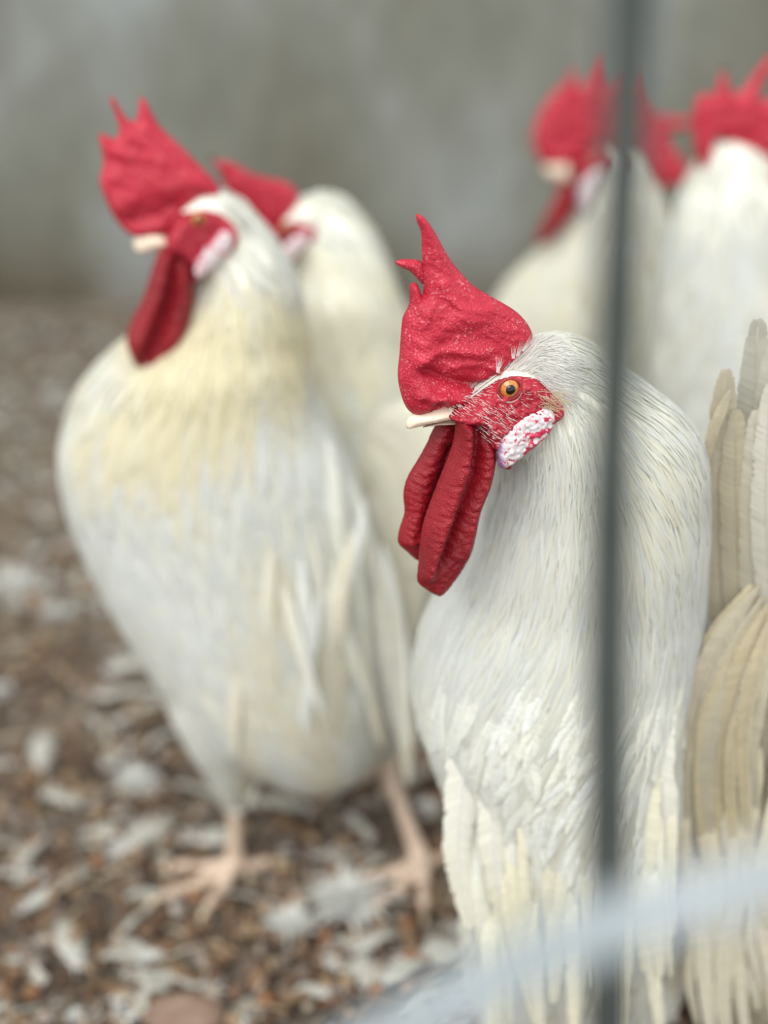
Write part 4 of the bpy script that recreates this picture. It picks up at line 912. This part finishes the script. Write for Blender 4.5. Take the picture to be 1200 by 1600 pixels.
placed = [('down', 1, 457, 1447, 0, 1.25, 'small bright white down tuft on the litter between the left bird\'s feet'),
          ('down', 2, 545, 1412, 1, 2.1, 'largest fluffy white feather lying between the left bird\'s two feet'),
          ('body', 3, 605, 1350, 2.8, .8, 'short white feather beside the left bird\'s hind toe, near its right leg'),
          ('body', 4, 640, 1500, 0.3, 1.1, 'pale feather on the litter just left of the front rooster\'s lowest wing feathers'),
          ('body', 5, 135, 1262, 2.6, 1.0, 'white oval feather on open litter left of the left bird\'s foot'),
          ('body', 6, 62, 1200, 1.4, 1.1, 'upright white feather near the left edge at the height of the left bird\'s hocks'),
          ('down', 7, 35, 922, 0, 2.0, 'white fluff at the left edge beside the left bird\'s breast'),
          ('body', 8, 175, 1050, 0.6, 1.2, 'white feather beside the left bird\'s belly'),
          ('quill', 9, 60, 1372, 3.1, .95, 'long thin white feather at the left edge, level with the left bird\'s foot'),
          ('quill', 10, 500, 1215, .35, .8, 'long cream feather lying under the left bird\'s belly'),
          ('body', 11, 480, 1265, 2.9, 1.0, 'broad cream feather just behind the left bird\'s hind toe'),
          ('quill', 12, 40, 1420, .9, .8, 'white feather slanting near the bottom left, below the long thin one'),
          ('body', 13, 115, 1510, 2.0, 1.1, 'crumpled white feather in the bottom left corner area'),
          ('body', 14, 190, 1330, 1.2, 1.3, 'wispy white feather left of the left bird\'s front toe'),
          ('down', 15, 215, 1225, 0, 1.3, 'wispy tuft left of the left bird\'s feathered thigh'),
          ('quill', 16, 330, 1545, 2.9, .85, 'curved pale quill at the bottom of the picture, left of centre'),
          ('body', 17, 205, 1590, 1.1, .9, 'cream feather standing at the bottom edge beside the curved quill'),
          ('body', 18, 300, 1310, .2, .9, 'grey white feather touching the left bird\'s front toe')]
for kd, s, px, py, rz, scl, lab in placed: loose(kd, s, ground(px, py, .004), rz, scl, lab, 'loose feathers on the litter', .2 if kd != 'down' else 0)
rr = random.Random(11); keep_off = [(368, 1362), (660, 1360)]
for i in range(250):
    for _ in range(30):
        px, py = rr.uniform(-10, 760), (rr.uniform(500, 1600) if i < 130 else rr.uniform(490, 960))
        if i >= 130 and px > 260 and rr.random() < .85: continue
        if i < 130 and rr.random() > (py - 300) / 1300 + .25: continue
        if all(math.hypot(px - a, py - b) > 80 for a, b in keep_off): break
    kd = rr.choice(['body', 'down', 'down', 'body', 'quill', 'body', 'down']); s = rr.choice({'body': (3, 5, 8, 13), 'down': (1, 7, 15), 'quill': (9, 12)}[kd])
    lab = {'body': 'one of the small scattered white body feathers strewn over the brown litter', 'down': 'one of the scattered little tufts of white down strewn over the brown litter', 'quill': 'one of the scattered narrow white quill feathers strewn over the brown litter'}[kd]
    loose(kd, s, ground(px, py, .004), rr.uniform(0, 6.28), rr.uniform(.4, .85) * (1.0 if py > 700 else 1.25), lab, {'body': 'scattered small body feathers', 'down': 'scattered down tufts', 'quill': 'scattered narrow quills'}[kd], rr.uniform(-.2, .4))
# a rounded brown clod by the lower edge
p = ground(290, 1585, .008); g = Geo(); ellipsoid(g, p, Vector((.026, 0, 0)), Vector((0, .018, 0)), Vector((0, 0, .011)), 28, 18)
g.v = [tuple(Vector(v_) + (Vector(v_) - p) * (.18 * noise.noise(Vector(v_) * 60))) for v_ in g.v]
o = g.obj('clod', simple('pinkish_brown_clod', (.25, .17, .13), .8, nscale=60, c2=(.17, .105, .075), bmp=.4)); tag(o, 'smooth pinkish brown clod at the bottom edge left of centre', 'clod')

# ------------------------------------------------------------------ the wire fence in front of the lens
fence = thing('wire_fence', 'out-of-focus steel fence close to the lens, dark upright wire crossed by a pale slanting one', 'fence', (.05, .33, 0))
g = Geo(); a = P(984, -60, .272); b = P(944, 1600, .272); d = (b - a) / (a.z - b.z); pts = [a + d * (-.45 + k * 1.0 / 24 * 1.0 * (a.z + .45) ) for k in range(25)]
pts = [Vector((q.x + .0012 * math.sin(i * .9), q.y, q.z)) for i, q in enumerate(pts)]
tube(g, pts, [.0048] * 25, 20); o = g.obj('upright_wire', M['wire_dark'], fence); o['label'] = 'dark grey upright wire'
g = Geo(); pts = spline([P(x, y, d_) for x, y, d_ in ((1700, 1240, .19), (1500, 1290, .185), (1350, 1332, .18), (1200, 1374, .178), (1050, 1416, .177), (900, 1468, .177), (750, 1542, .178), (600, 1625, .18), (400, 1750, .184), (200, 1880, .19))], 40)
tube(g, pts, [.0047] * 40, 20); o = g.obj('slanting_wire', M['wire_pale'], fence); o['label'] = 'pale grey slanting wire'
